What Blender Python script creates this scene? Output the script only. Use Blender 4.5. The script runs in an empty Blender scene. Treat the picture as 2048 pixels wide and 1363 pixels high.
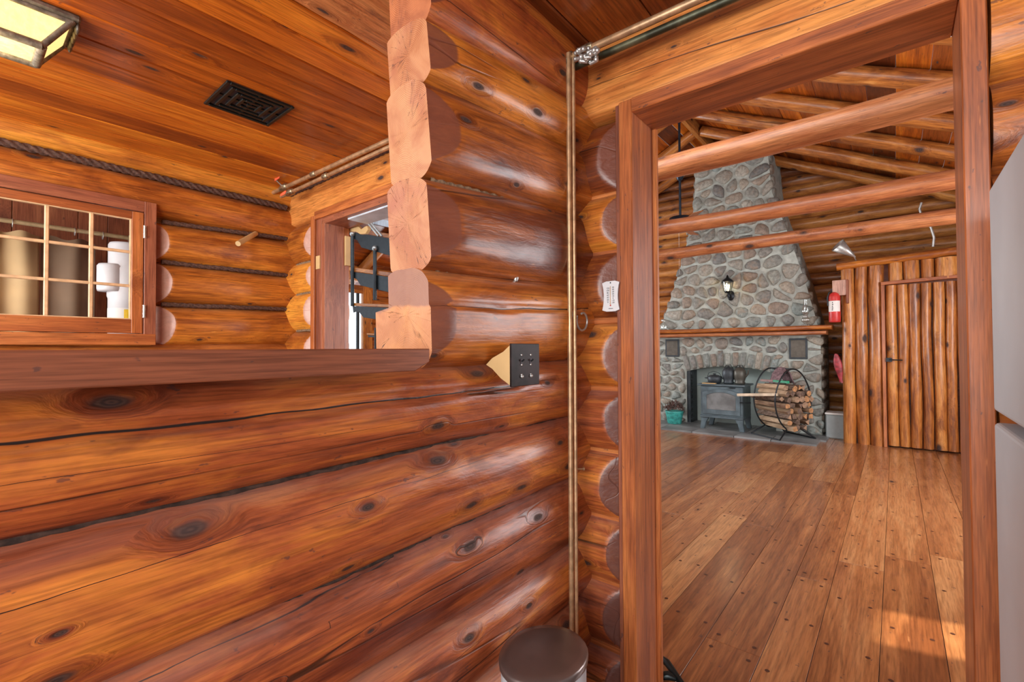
import bpy, bmesh, math, random
from mathutils import Vector, Matrix, noise
PI = math.pi
random.seed(7)
S = bpy.context.scene
COL = S.collection

# ------------------------------------------------------------------ camera, world, sun, lights, exposure
H = 1.15          # eye height in the measuring frame
GREAT = 1.18      # metres per unit of the great room survey
EYE = H*GREAT     # eye height above the floor
LIFT = EYE-H      # the kitchen survey starts this far above the floor
YAW, PITCH, ROLL, FPX = .689213, .01742, -.004782, 929.85
cy_, sy_ = math.cos(YAW), math.sin(YAW)
FWD = Vector((-sy_*math.cos(PITCH), cy_*math.cos(PITCH), math.sin(PITCH)))
_R0 = Vector((cy_, sy_, 0)); _U0 = _R0.cross(FWD)
RGT = _R0*math.cos(ROLL) + _U0*math.sin(ROLL)
UPV = -_R0*math.sin(ROLL) + _U0*math.cos(ROLL)
cam_d = bpy.data.cameras.new('camera'); cam = bpy.data.objects.new('camera', cam_d); COL.objects.link(cam)
cam_d.sensor_width = 36; cam_d.lens = 36*FPX/2048; cam_d.clip_start = .02
m = Matrix.Identity(4)
for i in range(3):
    m[i][0], m[i][1], m[i][2] = RGT[i], UPV[i], -FWD[i]
m[2][3] = EYE
cam.matrix_world = m
S.camera = cam
S.view_settings.view_transform = 'Standard'
S.view_settings.look = 'None'
S.view_settings.gamma = 1
S.view_settings.use_curve_mapping = False
S.view_settings.exposure = 0.22

W = bpy.data.worlds.new('world'); S.world = W; W.use_nodes = True
W.node_tree.nodes['Background'].inputs[0].default_value = (.86, .93, 1, 1)
W.node_tree.nodes['Background'].inputs[1].default_value = 1.9

def area(name, loc, tgt, sx, sy, power, color=(1, .97, .93)):
    l = bpy.data.lights.new(name, 'AREA'); l.shape = 'RECTANGLE'; l.size = sx; l.size_y = sy
    l.energy = power; l.color = color
    o = bpy.data.objects.new(name, l); COL.objects.link(o); o.location = loc
    o.rotation_euler = (Vector(tgt)-Vector(loc)).to_track_quat('-Z', 'Y').to_euler()
    return o
# daylight through the kitchen window behind the camera, the porch window left; the great room lamps are added fill
area('kitchen_window_light', (-.1, -2.0, 1.45), (-.9, 1.2, .9), 1.7, 1.6, 78)
area('nook_window_light', (-2.6, -1.9, 1.6), (-2.6, 1.5, 1.5), 1.6, 1.2, 60)
area('great_room_fill_light', (1.75, 4.2, 1.5), (-3, 5.2, 1.2), 2.6, 1.5, 150, (.95, .97, 1))  # added fill lamp, standing before the closed log wall
area('great_room_fill_light', (-6.0, 5.6, 1.6), (0, 5.4, 1.6), 2.0, 1.6, 150, (.95, .97, 1))  # fill lamp at the unseen openings of the left wall
area('great_room_fill_light', (-1.6, 2.1, 3.1), (-1.4, 7, 1.9), 3.2, 1.0, 45, (1, .97, .92))  # added fill lamp above the doorway wall, no window there
sun_d = bpy.data.lights.new('sun', 'SUN'); sun_d.energy = 9.0; sun_d.angle = .02; sun_d.color = (1, .9, .72)
sun = bpy.data.objects.new('sun', sun_d); COL.objects.link(sun)
sun.rotation_euler = (Vector((-1.9, -.6, -1.35))).to_track_quat('-Z', 'Y').to_euler()

def P(px, py, ax, v):
    """point of the place that the photo shows at a pixel, on the plane axis = v"""
    d = FWD*FPX + RGT*(px-1024) - UPV*(py-681.5)
    i = 'xyz'.index(ax); c = Vector((0, 0, H))
    return c + d*((v-c[i])/d[i])

# ------------------------------------------------------------------ materials
class NT:
    def __init__(s, name):
        s.m = bpy.data.materials.new(name); s.m.use_nodes = True
        s.t = s.m.node_tree; s.n = s.t.nodes; s.b = s.n['Principled BSDF']
    def new(s, typ, **kw):
        n = s.n.new('ShaderNode'+typ)
        for k, v in kw.items(): setattr(n, k, v)
        return n
    def lk(s, a, b): s.t.links.new(a, b)
    def put(s, sock, v):
        if isinstance(v, bpy.types.NodeSocket): s.lk(v, sock)
        elif isinstance(v, (tuple, list)) and len(v) == 3 and sock.type == 'RGBA': sock.default_value = (*v, 1)
        else: sock.default_value = v
    def math(s, op, a, b=0, c=0, clamp=False):
        n = s.new('Math', operation=op, use_clamp=clamp)
        s.put(n.inputs[0], a); s.put(n.inputs[1], b); s.put(n.inputs[2], c)
        return n.outputs[0]
    def vec(s, op, a, b):
        n = s.new('VectorMath', operation=op); s.put(n.inputs[0], a); s.put(n.inputs[1], b)
        return n.outputs[0]
    def noise(s, v, scale=1, detail=3, rough=.55, dist=0):
        n = s.new('TexNoise'); s.put(n.inputs['Vector'], v)
        n.inputs['Scale'].default_value = scale; n.inputs['Detail'].default_value = detail
        n.inputs['Roughness'].default_value = rough; n.inputs['Distortion'].default_value = dist
        return n.outputs[0]
    def ramp(s, f, stops, interp='LINEAR'):
        n = s.new('ValToRGB'); n.color_ramp.interpolation = interp
        e = n.color_ramp.elements
        while len(e) < len(stops): e.new(.5)
        for i, (p, c) in enumerate(stops):
            e[i].position = p; e[i].color = (*c, 1) if len(c) == 3 else c
        s.lk(f, n.inputs[0]); return n.outputs[0]
    def rng(s, f, a, b, c=0, d=1):
        n = s.new('MapRange'); n.clamp = True; n.interpolation_type = 'SMOOTHSTEP'
        s.put(n.inputs[0], f)
        for i, v in enumerate((a, b, c, d)): n.inputs[i+1].default_value = v
        return n.outputs[0]
    def mix(s, f, a, b, mode='MIX'):
        n = s.new('Mix', data_type='RGBA', blend_type=mode); s.put(n.inputs[0], f)
        s.put(n.inputs[6], a); s.put(n.inputs[7], b); return n.outputs[2]
    def bump(s, h, strength, dist=.01):
        n = s.new('Bump'); n.inputs['Strength'].default_value = strength; n.inputs['Distance'].default_value = dist
        s.lk(h, n.inputs['Height']); return n.outputs[0]
    def coords(s):
        tc = s.new('TexCoord'); oi = s.new('ObjectInfo')
        off = s.vec('SCALE', (31.7, 17.3, 23.9), (0, 0, 0)); off.node.inputs[3].default_value = 1
        s.lk(oi.outputs['Random'], off.node.inputs[3])
        return s.vec('ADD', tc.outputs['Object'], off), tc.outputs['Object'], oi.outputs['Random']

def wood(name, dark, mid, light, rough=.36, coat=.22, knots=.5, crack=.5, dust_sheen=.25, grain=1.0, stretch=1.0, spread=.25, bump=.4, knotsize=1.0, blotch=1.0, shape='board', stain=.35, cutcol=None, spec=.4):
    s = NT(name); v, ob, rnd = s.coords()
    mulv = lambda q, a, b, c: s.vec('MULTIPLY', q, (a, b, c))
    # knots: on the round side of a log in (length, angle), on boards in the plane
    vo = s.new('TexVoronoi', voronoi_dimensions='3D' if shape == 'pole' else '2D'); vo.inputs['Scale'].default_value = 1; vo.inputs['Randomness'].default_value = .8
    if shape == 'log':
        sp_ = s.new('SeparateXYZ'); s.lk(ob, sp_.inputs[0])
        ang = s.math('ARCTAN2', sp_.outputs[2], s.math('MULTIPLY', sp_.outputs[1], -1))
        cb = s.new('CombineXYZ'); s.lk(s.math('ADD', s.math('MULTIPLY', sp_.outputs[0], 3.4/knotsize), s.math('MULTIPLY', rnd, 71)), cb.inputs[0]); s.lk(s.math('MULTIPLY', ang, 1.1/knotsize), cb.inputs[1])
        kc = s.vec('ADD', cb.outputs[0], s.vec('MULTIPLY', cb.outputs[0], (0, 0, 0)))
        th0, th1, th2 = .06, .14, .36
    elif shape == 'pole':
        kc = mulv(v, 4.2/knotsize, 8/knotsize, 8/knotsize); th0, th1, th2 = .12, .26, .5
    else:
        kc = mulv(v, 2.6/knotsize, 7/knotsize, 1.2); th0, th1, th2 = .05, .13, .4
    s.lk(kc, vo.inputs['Vector'])
    sep = s.new('SeparateColor'); s.lk(vo.outputs['Color'], sep.inputs[0])
    has = s.math('LESS_THAN', sep.outputs[0], knots)
    big = s.math('ADD', s.math('MULTIPLY', sep.outputs[1], .75), .3)
    wob = s.math('ADD', s.math('DIVIDE', vo.outputs['Distance'], big), s.math('MULTIPLY', s.math('SUBTRACT', s.noise(mulv(v, 18, 30, 30), 1, 2), .5), .10))
    kn = s.math('MULTIPLY', has, s.math('SUBTRACT', 1, s.rng(wob, th0, th1)))
    halo = s.math('MULTIPLY', has, s.math('SUBTRACT', 1, s.rng(wob, th0, th2)))
    cb2 = s.new('CombineXYZ'); s.lk(s.math('MULTIPLY', halo, .05), cb2.inputs[1]); s.lk(s.math('MULTIPLY', halo, .03), cb2.inputs[2])
    vg = s.vec('ADD', v, cb2.outputs[0])
    mul = lambda a, b, c: mulv(vg, a, b, c)
    g1 = s.noise(mul(1.3*stretch, 20*grain, 20*grain), 1, 6, .65, .6)
    g2 = s.noise(mul(7, 150*grain, 150*grain), 1, 3, .6)
    b1 = s.noise(mul(2.2*stretch, 7, 7), blotch, 5, .62, 1.0)
    b2 = s.noise(mul(5*stretch, 13, 13), 1, 4, .65, .5)
    f = s.math('ADD', s.math('MULTIPLY', g1, .45), s.math('MULTIPLY', b1, .55))
    f = s.math('ADD', f, s.math('MULTIPLY', s.math('SUBTRACT', rnd, .5), spread))
    c = s.ramp(f, [(.36, dark), (.5, mid), (.64, light)])
    c = s.mix(.7, c, s.ramp(g2, [(.32, (.45, .42, .4)), (.6, (1.12, 1.12, 1.12))]), 'MULTIPLY')
    # dark tannin stains and smudges
    c = s.mix(s.math('MULTIPLY', s.rng(b2, .57, .72), stain), c, (dark[0]*.45, dark[1]*.42, dark[2]*.9))
    # long fine drying checks, running along the grain
    n1 = s.noise(mul(.10, 3.6, 3.6), 1, 2, .4, .1)
    ck = s.math('SUBTRACT', 1, s.rng(s.math('ABSOLUTE', s.math('SUBTRACT', n1, .5)), .0005, .0028))
    br = s.rng(s.noise(mul(1.0, 3, 3), 1, 1), .42, .55)
    ck = s.math('MULTIPLY', s.math('MULTIPLY', ck, br), crack, clamp=True)
    c = s.mix(s.math('MULTIPLY', halo, .55), c, (dark[0]*.5, dark[1]*.4, dark[2]*.5))
    ring = s.math('ADD', s.math('MULTIPLY', s.math('SINE', s.math('MULTIPLY', wob, 130)), .3), .6)
    c = s.mix(kn, c, s.mix(ring, (.012, .008, .009), (.085, .042, .03)))
    c = s.mix(s.math('MULTIPLY', ck, .9), c, (.02, .009, .006))
    sp = s.rng(s.noise(mul(20, 42, 42), 1, 3, .7), .66, .71)
    c = s.mix(s.math('MULTIPLY', sp, .6), c, (.045, .03, .035))
    sc_ = s.rng(s.noise(mul(6, 60, 60), 1, 3, .7), .68, .74)
    c = s.mix(s.math('MULTIPLY', sc_, .35), c, tuple(min(1, x*1.35) for x in light))
    if cutcol:
        at = s.new('Attribute'); at.attribute_name = 'cut'
        cm = s.rng(at.outputs['Fac'], 0, .0025)
        c = s.mix(s.math('MULTIPLY', cm, .9), c, s.mix(g1, tuple(x*.7 for x in cutcol), tuple(x*1.3 for x in cutcol)))
        edge_ = s.math('SUBTRACT', 1, s.rng(s.math('ABSOLUTE', at.outputs['Fac']), 0, .0022))
        at2 = s.new('Attribute'); at2.attribute_name = 'crk'
        cr2 = s.math('SUBTRACT', 1, s.rng(s.math('ABSOLUTE', s.math('SUBTRACT', at2.outputs['Fac'], 1)), .05, .13))
        cr2 = s.math('MULTIPLY', cr2, s.math('GREATER_THAN', at2.outputs['Fac'], .01))
        c = s.mix(cr2, c, (.012, .006, .005))
    if dust_sheen:  # upward faces greyed: settled dust together with painted window sheen
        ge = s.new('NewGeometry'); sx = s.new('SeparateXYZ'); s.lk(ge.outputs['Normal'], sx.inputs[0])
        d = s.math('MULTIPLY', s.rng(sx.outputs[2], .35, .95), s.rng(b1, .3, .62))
        c = s.mix(s.math('MULTIPLY', d, dust_sheen), c, (.27, .185, .18))
    s.put(s.b.inputs['Base Color'], c)
    s.put(s.b.inputs['Roughness'], s.math('ADD', s.math('ADD', s.math('MULTIPLY', b2, .3), rough-.13), s.math('MULTIPLY', kn, .3)))
    s.put(s.b.inputs['Coat Weight'], s.math('MULTIPLY', s.math('SUBTRACT', 1, kn), coat))
    s.b.inputs['Specular IOR Level'].default_value = spec
    s.b.inputs['Coat Roughness'].default_value = .2
    h = s.math('ADD', s.math('MULTIPLY', g1, .25), s.math('MULTIPLY', b1, .6))
    h = s.math('ADD', h, s.math('MULTIPLY', b2, .28)); h = s.math('ADD', h, s.math('MULTIPLY', g2, .05))
    h = s.math('SUBTRACT', h, s.math('MULTIPLY', ck, .5)); h = s.math('SUBTRACT', h, s.math('MULTIPLY', kn, .15)); h = s.math('ADD', h, s.math('MULTIPLY', halo, .2))
    nb = s.bump(h, bump, .02); s.lk(nb, s.b.inputs['Normal'])
    return s.m

def endgrain(name, pale, deep, tint=(.2, .07, .06), top=None):
    s = NT(name); v, ob, rnd = s.coords()
    sp = s.new('SeparateXYZ'); s.lk(ob, sp.inputs[0])
    y = s.math('ADD', sp.outputs[1], .01); z = s.math('ADD', sp.outputs[2], -.012)
    n0 = s.noise(v, 9, 3)
    r = s.math('SQRT', s.math('ADD', s.math('MULTIPLY', y, y), s.math('MULTIPLY', z, z)))
    r = s.math('ADD', r, s.math('MULTIPLY', n0, .02))
    rings = s.math('SINE', s.math('MULTIPLY', r, 1400))
    ang = s.math('ARCTAN2', y, z)
    comb = s.new('CombineXYZ'); s.lk(s.math('MULTIPLY', ang, 3.2), comb.inputs[0]); s.lk(s.math('MULTIPLY', r, 2.5), comb.inputs[1])
    rays = s.noise(s.vec('ADD', comb.outputs[0], v), 1, 3, .6, .1)
    b = s.noise(v, 7, 4, .6, 1)
    c = s.mix(s.rng(b, .35, .68), pale, deep)
    c = s.mix(s.rng(rays, .45, .75, 0, .18), c, tuple(x*1.2 for x in pale))
    c = s.mix(s.math('MULTIPLY', s.rng(rings, -.2, 1), .4), c, tuple(x*.5 for x in deep))
    cr = s.math('SUBTRACT', 1, s.rng(s.math('ABSOLUTE', s.math('SUBTRACT', rays, .5)), .0015, .006))
    cr = s.math('MULTIPLY', cr, s.rng(s.noise(v, 5, 1), .53, .57))
    c = s.mix(cr, c, (.06, .02, .012))
    c = s.mix(s.math('MULTIPLY', s.rng(s.noise(v, 5, 3, .6), .52, .72), .6), c, tint)
    if top:
        c = s.mix(s.math('MULTIPLY', s.rng(s.math('ADD', sp.outputs[2], s.math('MULTIPLY', n0, .05)), .052, .064), .75), c, top)
    s.put(s.b.inputs['Base Color'], c); s.b.inputs['Roughness'].default_value = .5
    s.lk(s.bump(s.math('SUBTRACT', s.math('MULTIPLY', rings, .1), s.math('MULTIPLY', cr, 1.5)), .5, .003), s.b.inputs['Normal'])
    return s.m

def plain(name, col, rough=.5, *a_, **k_):
    sp_ = k_.pop('spec', None); m_ = plain0(name, col, rough, *a_, **k_)
    if sp_ is not None: m_.node_tree.nodes['Principled BSDF'].inputs['Specular IOR Level'].default_value = sp_
    return m_
def plain0(name, col, rough=.5, metal=0, var=.15, scale=20, bump=0, coat=0, emit=None, es=0, alpha=1, trans=0):
    s = NT(name); v, ob, rnd = s.coords()
    n = s.noise(v, scale, 3)
    c = s.mix(s.rng(n, .3, .7), tuple(x*(1-var) for x in col), tuple(min(1, x*(1+var)) for x in col))
    s.put(s.b.inputs['Base Color'], c); s.b.inputs['Roughness'].default_value = rough
    s.b.inputs['Metallic'].default_value = metal; s.b.inputs['Coat Weight'].default_value = coat
    if bump: s.lk(s.bump(n, bump, .004), s.b.inputs['Normal'])
    if emit: s.b.inputs['Emission Color'].default_value = (*emit, 1); s.b.inputs['Emission Strength'].default_value = es
    if trans: s.b.inputs['Transmission Weight'].default_value = trans
    if alpha < 1: s.b.inputs['Alpha'].default_value = alpha
    return s.m

def thinglass(name, tint=(1, 1, 1), glossy=.1):
    s = NT(name); s.n.remove(s.b)
    tr = s.new('BsdfTransparent'); tr.inputs[0].default_value = (*tint, 1)
    gl = s.new('BsdfGlossy'); gl.inputs['Roughness'].default_value = .05
    fr = s.new('LayerWeight'); fr.inputs[0].default_value = .25
    mx = s.new('MixShader'); s.lk(s.math('ADD', s.math('MULTIPLY', fr.outputs[1], .5), glossy*.3), mx.inputs[0])
    s.lk(tr.outputs[0], mx.inputs[1]); s.lk(gl.outputs[0], mx.inputs[2])
    s.lk(mx.outputs[0], s.n['Material Output'].inputs[0]); return s.m

M = {}
M['log'] = wood('varnished_log', (.17, .036, .009), (.46, .13, .020), (.70, .25, .035), knots=.30, crack=.9, dust_sheen=.25, shape='log', cutcol=(.19, .06, .036))
M['log_red'] = wood('red_varnished_log', (.15, .029, .012), (.40, .098, .028), (.66, .22, .036), knots=.60, crack=.9, dust_sheen=.5, spread=.10, shape='log', stain=.42, coat=.15, cutcol=(.13, .045, .032))
M['log_gold'] = wood('golden_varnished_log', (.28, .072, .012), (.58, .19, .025), (.80, .33, .045), knots=.26, crack=.8, dust_sheen=.22, shape='log', cutcol=(.55, .31, .24))
M['cut'] = M['cut_pale'] = wood('pale_hewn_facet', (.35, .17, .13), (.50, .28, .21), (.6, .36, .27), rough=.5, coat=.1, knots=.05, crack=.6, dust_sheen=0, grain=.6)
M['end'] = endgrain('sawn_end_grain', (.46, .20, .085), (.32, .10, .034), (.30, .09, .05))
M['end_red'] = endgrain('stained_end_grain', (.42, .13, .045), (.24, .06, .02), (.2, .05, .03))
M['end_dark'] = endgrain('weathered_end_grain', (.52, .22, .09), (.40, .14, .045), (.62, .27, .08), top=(.17, .075, .06))
M['board'] = wood('ceiling_board', (.25, .05, .006), (.52, .125, .011), (.72, .23, .02), rough=.33, coat=.35, knots=.20, crack=.15, dust_sheen=0, stretch=.45, spread=.25, bump=.12, stain=.25)
M['board_dark'] = wood('dark_ceiling_board', (.10, .020, .005), (.20, .042, .007), (.33, .08, .012), rough=.33, coat=.35, knots=.2, crack=.12, dust_sheen=0, stretch=.5, bump=.12, stain=.3)
M['trim'] = wood('stained_trim', (.24, .060, .018), (.44, .125, .034), (.58, .20, .055), rough=.4, coat=.25, knots=.14, crack=.15, dust_sheen=0, grain=1.3, stretch=.5, spread=.1, bump=.1, stain=.2)
M['trim_dull'] = wood('dull_stained_trim', (.17, .05, .028), (.30, .092, .046), (.40, .14, .066), rough=.45, coat=.1, knots=.14, crack=.25, dust_sheen=0, grain=1.2, stretch=.6, spread=.1, bump=.15, stain=.3)
M['counter'] = wood('counter_edge', (.18, .058, .028), (.275, .09, .042), (.35, .13, .06), rough=.42, coat=.15, knots=.08, crack=.15, dust_sheen=0, grain=1.4, stretch=.4, spread=.05, bump=.08, stain=.2)
M['floor'] = wood('floor_plank', (.22, .070, .022), (.38, .145, .048), (.50, .235, .09), rough=.34, coat=.75, knots=.03, crack=.2, dust_sheen=0, grain=.8, stretch=.45, spread=.3, bump=.05, stain=.2)
M['pole'] = wood('peeled_pole', (.20, .055, .014), (.47, .16, .032), (.66, .29, .075), knots=.5, crack=.7, dust_sheen=.12, shape='pole', spread=.12, stain=.25)
M['pole_dark'] = wood('far_wall_log', (.17, .05, .014), (.40, .14, .032), (.58, .24, .06), knots=.4, crack=.6, dust_sheen=.25, shape='pole')
M['beam'] = wood('rosy_tie_beam', (.19, .055, .022), (.38, .12, .042), (.50, .19, .07), knots=.4, crack=.9, dust_sheen=.2, shape='pole')
M['rough'] = wood('rough_hewn_plate_log', (.19, .05, .018), (.40, .12, .036), (.54, .2, .065), rough=.45, coat=.15, knots=.3, crack=.9, dust_sheen=0, bump=.7, blotch=2.5, shape='log', stain=.5)
M['muntin'] = plain('honey_muntin', (.72, .47, .26), .4)
M['rope'] = plain('tarred_oakum', (.10, .05, .035), .9, var=.4, scale=90, bump=.5)
M['dark_chink'] = plain('dark_chinking', (.045, .025, .018), .9, var=.5, scale=60, bump=.5)
M['log_flat'] = wood('hewn_lintel_log', (.28, .075, .018), (.52, .16, .035), (.68, .26, .062), knots=.35, crack=1, dust_sheen=.1, shape='log', stain=.2, cutcol=(.3, .1, .06), bump=.2)
M['oakum'] = plain('pale_oakum', (.22, .14, .08), .9, var=.4, scale=90, bump=.5)
M['mortar'] = plain('grey_mortar', (.40, .43, .39), .9, var=.18, scale=14, bump=.5)
M['plaster'] = plain('firebox_plaster', (.42, .50, .47), .8, var=.12, scale=4)
M['slate'] = plain('slate_hearth', (.20, .21, .21), .45, var=.35, scale=3)
M['black'] = plain('blackened_steel', (.022, .026, .03), .4, .6)
M['iron'] = plain('cast_iron', (.05, .06, .068), .5, .5)
M['stove'] = plain('grey_blue_enamel', (.11, .15, .17), .38, .35, var=.25, scale=8)
M['copper'] = plain('aged_copper_pipe', (.50, .31, .17), .36, .55, var=.25, scale=25)
M['solder'] = plain('soldered_fitting', (.42, .36, .24), .4, .9, var=.4, scale=80, bump=.6)
M['steel'] = plain('galvanised_steel', (.5, .5, .48), .35, .7)
M['brushed'] = plain('brushed_fridge_steel', (.56, .61, .65), .45, .25, var=.06, scale=3)
M['red'] = plain('red_enamel', (.55, .035, .03), .35)
M['redh'] = plain('red_vinyl_handle', (.85, .13, .06), .4)
M['brass'] = plain('pale_brass', (.62, .5, .28), .35, .5)
M['white'] = plain('white_plastic', (.72, .72, .74), .4, var=.03)
M['paper'] = plain('paper_label', (.8, .78, .74), .6, var=.03)
M['ink'] = plain('dark_print', (.06, .05, .06), .6)
M['yellow'] = plain('yellow_label', (.85, .56, .03), .5)
M['blue'] = plain('blue_print', (.04, .12, .35), .5)
M['pale_split'] = plain('pale_split_wood', (.62, .50, .36), .7, var=.2, scale=12)
M['ply'] = plain('pale_pine_block', (.60, .40, .18), .55, var=.12, scale=6)
M['switch'] = plain('dark_bronze_plate', (.022, .013, .013), .42, .0, var=.6, scale=14, spec=.15)
M['can'] = plain('brushed_brown_lid', (.20, .165, .155), .32, .75, var=.2, scale=5)
M['teal'] = plain('teal_glaze', (.05, .34, .30), .4, var=.35, scale=22, bump=.3)
M['dried'] = plain('dried_flower', (.21, .12, .10), .9, var=.5, scale=40)
M['wlog'] = wood('split_firewood', (.18, .10, .06), (.38, .25, .15), (.55, .40, .26), rough=.8, coat=0, knots=.1, crack=1, dust_sheen=0)
M['bark'] = plain('firewood_bark', (.16, .11, .08), .9, var=.5, scale=30, bump=.8)
M['wend'] = plain('firewood_end', (.34, .22, .14), .85, var=.3, scale=30)
M['wend2'] = plain('dark_firewood_end', (.16, .105, .075), .85, var=.4, scale=30)
M['wend3'] = plain('orange_firewood_end', (.42, .22, .10), .85, var=.3, scale=30)
M['cloth'] = plain('plum_cloth', (.19, .12, .13), .9, var=.4, scale=30)
M['green'] = plain('green_plastic', (.03, .30, .16), .4)
M['bin'] = plain('grey_bin', (.33, .37, .37), .5, var=.05)
M['curtain'] = plain('tan_curtain', (.50, .34, .17), .8, var=.1, scale=4)
M['curtain_dark'] = plain('brown_curtain', (.20, .13, .08), .8, var=.1, scale=4)
M['stone'] = None
M['fan'] = plain('fan_iron', (.025, .04, .06), .35, .6)
M['blade'] = plain('orange_fan_blade', (.38, .12, .03), .4)
M['grill'] = plain('black_cast_grille', (.012, .018, .018), .3, .5)
M['pewter'] = plain('hammered_pewter', (.20, .18, .15), .5, .6, var=.4, scale=40, bump=.7)
M['amber'] = plain('amber_glass', (.85, .6, .2), .25, emit=(1, .70, .26), es=1.1, var=.3, scale=45, bump=.6)
M['bulb'] = plain('lit_bulb', (1, .9, .7), .3, emit=(1, .82, .5), es=9)
M['glass'] = thinglass('window_glass')
M['clear'] = thinglass('clear_glass', (.93, .96, .95), .5)
M['soot'] = plain('dark_glass', (.2, .21, .21), .2, .1, var=.3, scale=5)
M['day'] = plain('daylight_outside', (1, 1, 1), .5, emit=(.95, .98, 1), es=1.6)
M['peg'] = plain('walnut_plug', (.07, .025, .015), .35)
M['whitebeam'] = plain('pale_blue_beam', (.55, .60, .66), .3, var=.15, scale=10)  # pale blue-grey, shared by the doorway head board and the stairwell joist

def stone_mat():
    s = NT('field_stone'); v, ob, rnd = s.coords()
    c = s.ramp(rnd, [(0, (.20, .215, .20)), (.2, (.30, .29, .25)), (.4, (.16, .165, .16)), (.55, (.36, .33, .27)), (.7, (.25, .20, .16)), (.85, (.22, .27, .26)), (1, (.42, .40, .34))])
    n = s.noise(v, 26, 5, .7); n2 = s.noise(v, 9, 3, .6, 1)
    c = s.mix(.75, c, s.ramp(n, [(.3, (.35, .34, .33)), (.65, (1.35, 1.33, 1.3))]), 'MULTIPLY')
    c = s.mix(s.math('MULTIPLY', s.rng(n2, .5, .7), .45), c, (.30, .20, .13))
    s.put(s.b.inputs['Base Color'], c); s.b.inputs['Roughness'].default_value = .6
    s.lk(s.bump(n, .7, .01), s.b.inputs['Normal']); return s.m
M['stone'] = stone_mat()

# ------------------------------------------------------------------ building helpers
WM = {}
def link(o, parent=None, mat=None):
    COL.objects.link(o)
    if mat is None: mat = Matrix.Identity(4)
    WM[o.name] = mat
    if parent is not None:
        o.parent = parent; o.matrix_parent_inverse = WM[parent.name].inverted()
    o.matrix_basis = mat
    return o
def tag(o, label=None, cat=None, group=None, kind=None):
    if label: o['label'] = label
    if cat: o['category'] = cat
    if group: o['group'] = group
    if kind: o['kind'] = kind
    return o
def empty(name, loc, label=None, cat=None, group=None, kind=None):
    o = bpy.data.objects.new(name, None); o.empty_display_size = .1
    link(o, None, Matrix.Translation(Vector(loc))); return tag(o, label, cat, group, kind)

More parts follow.
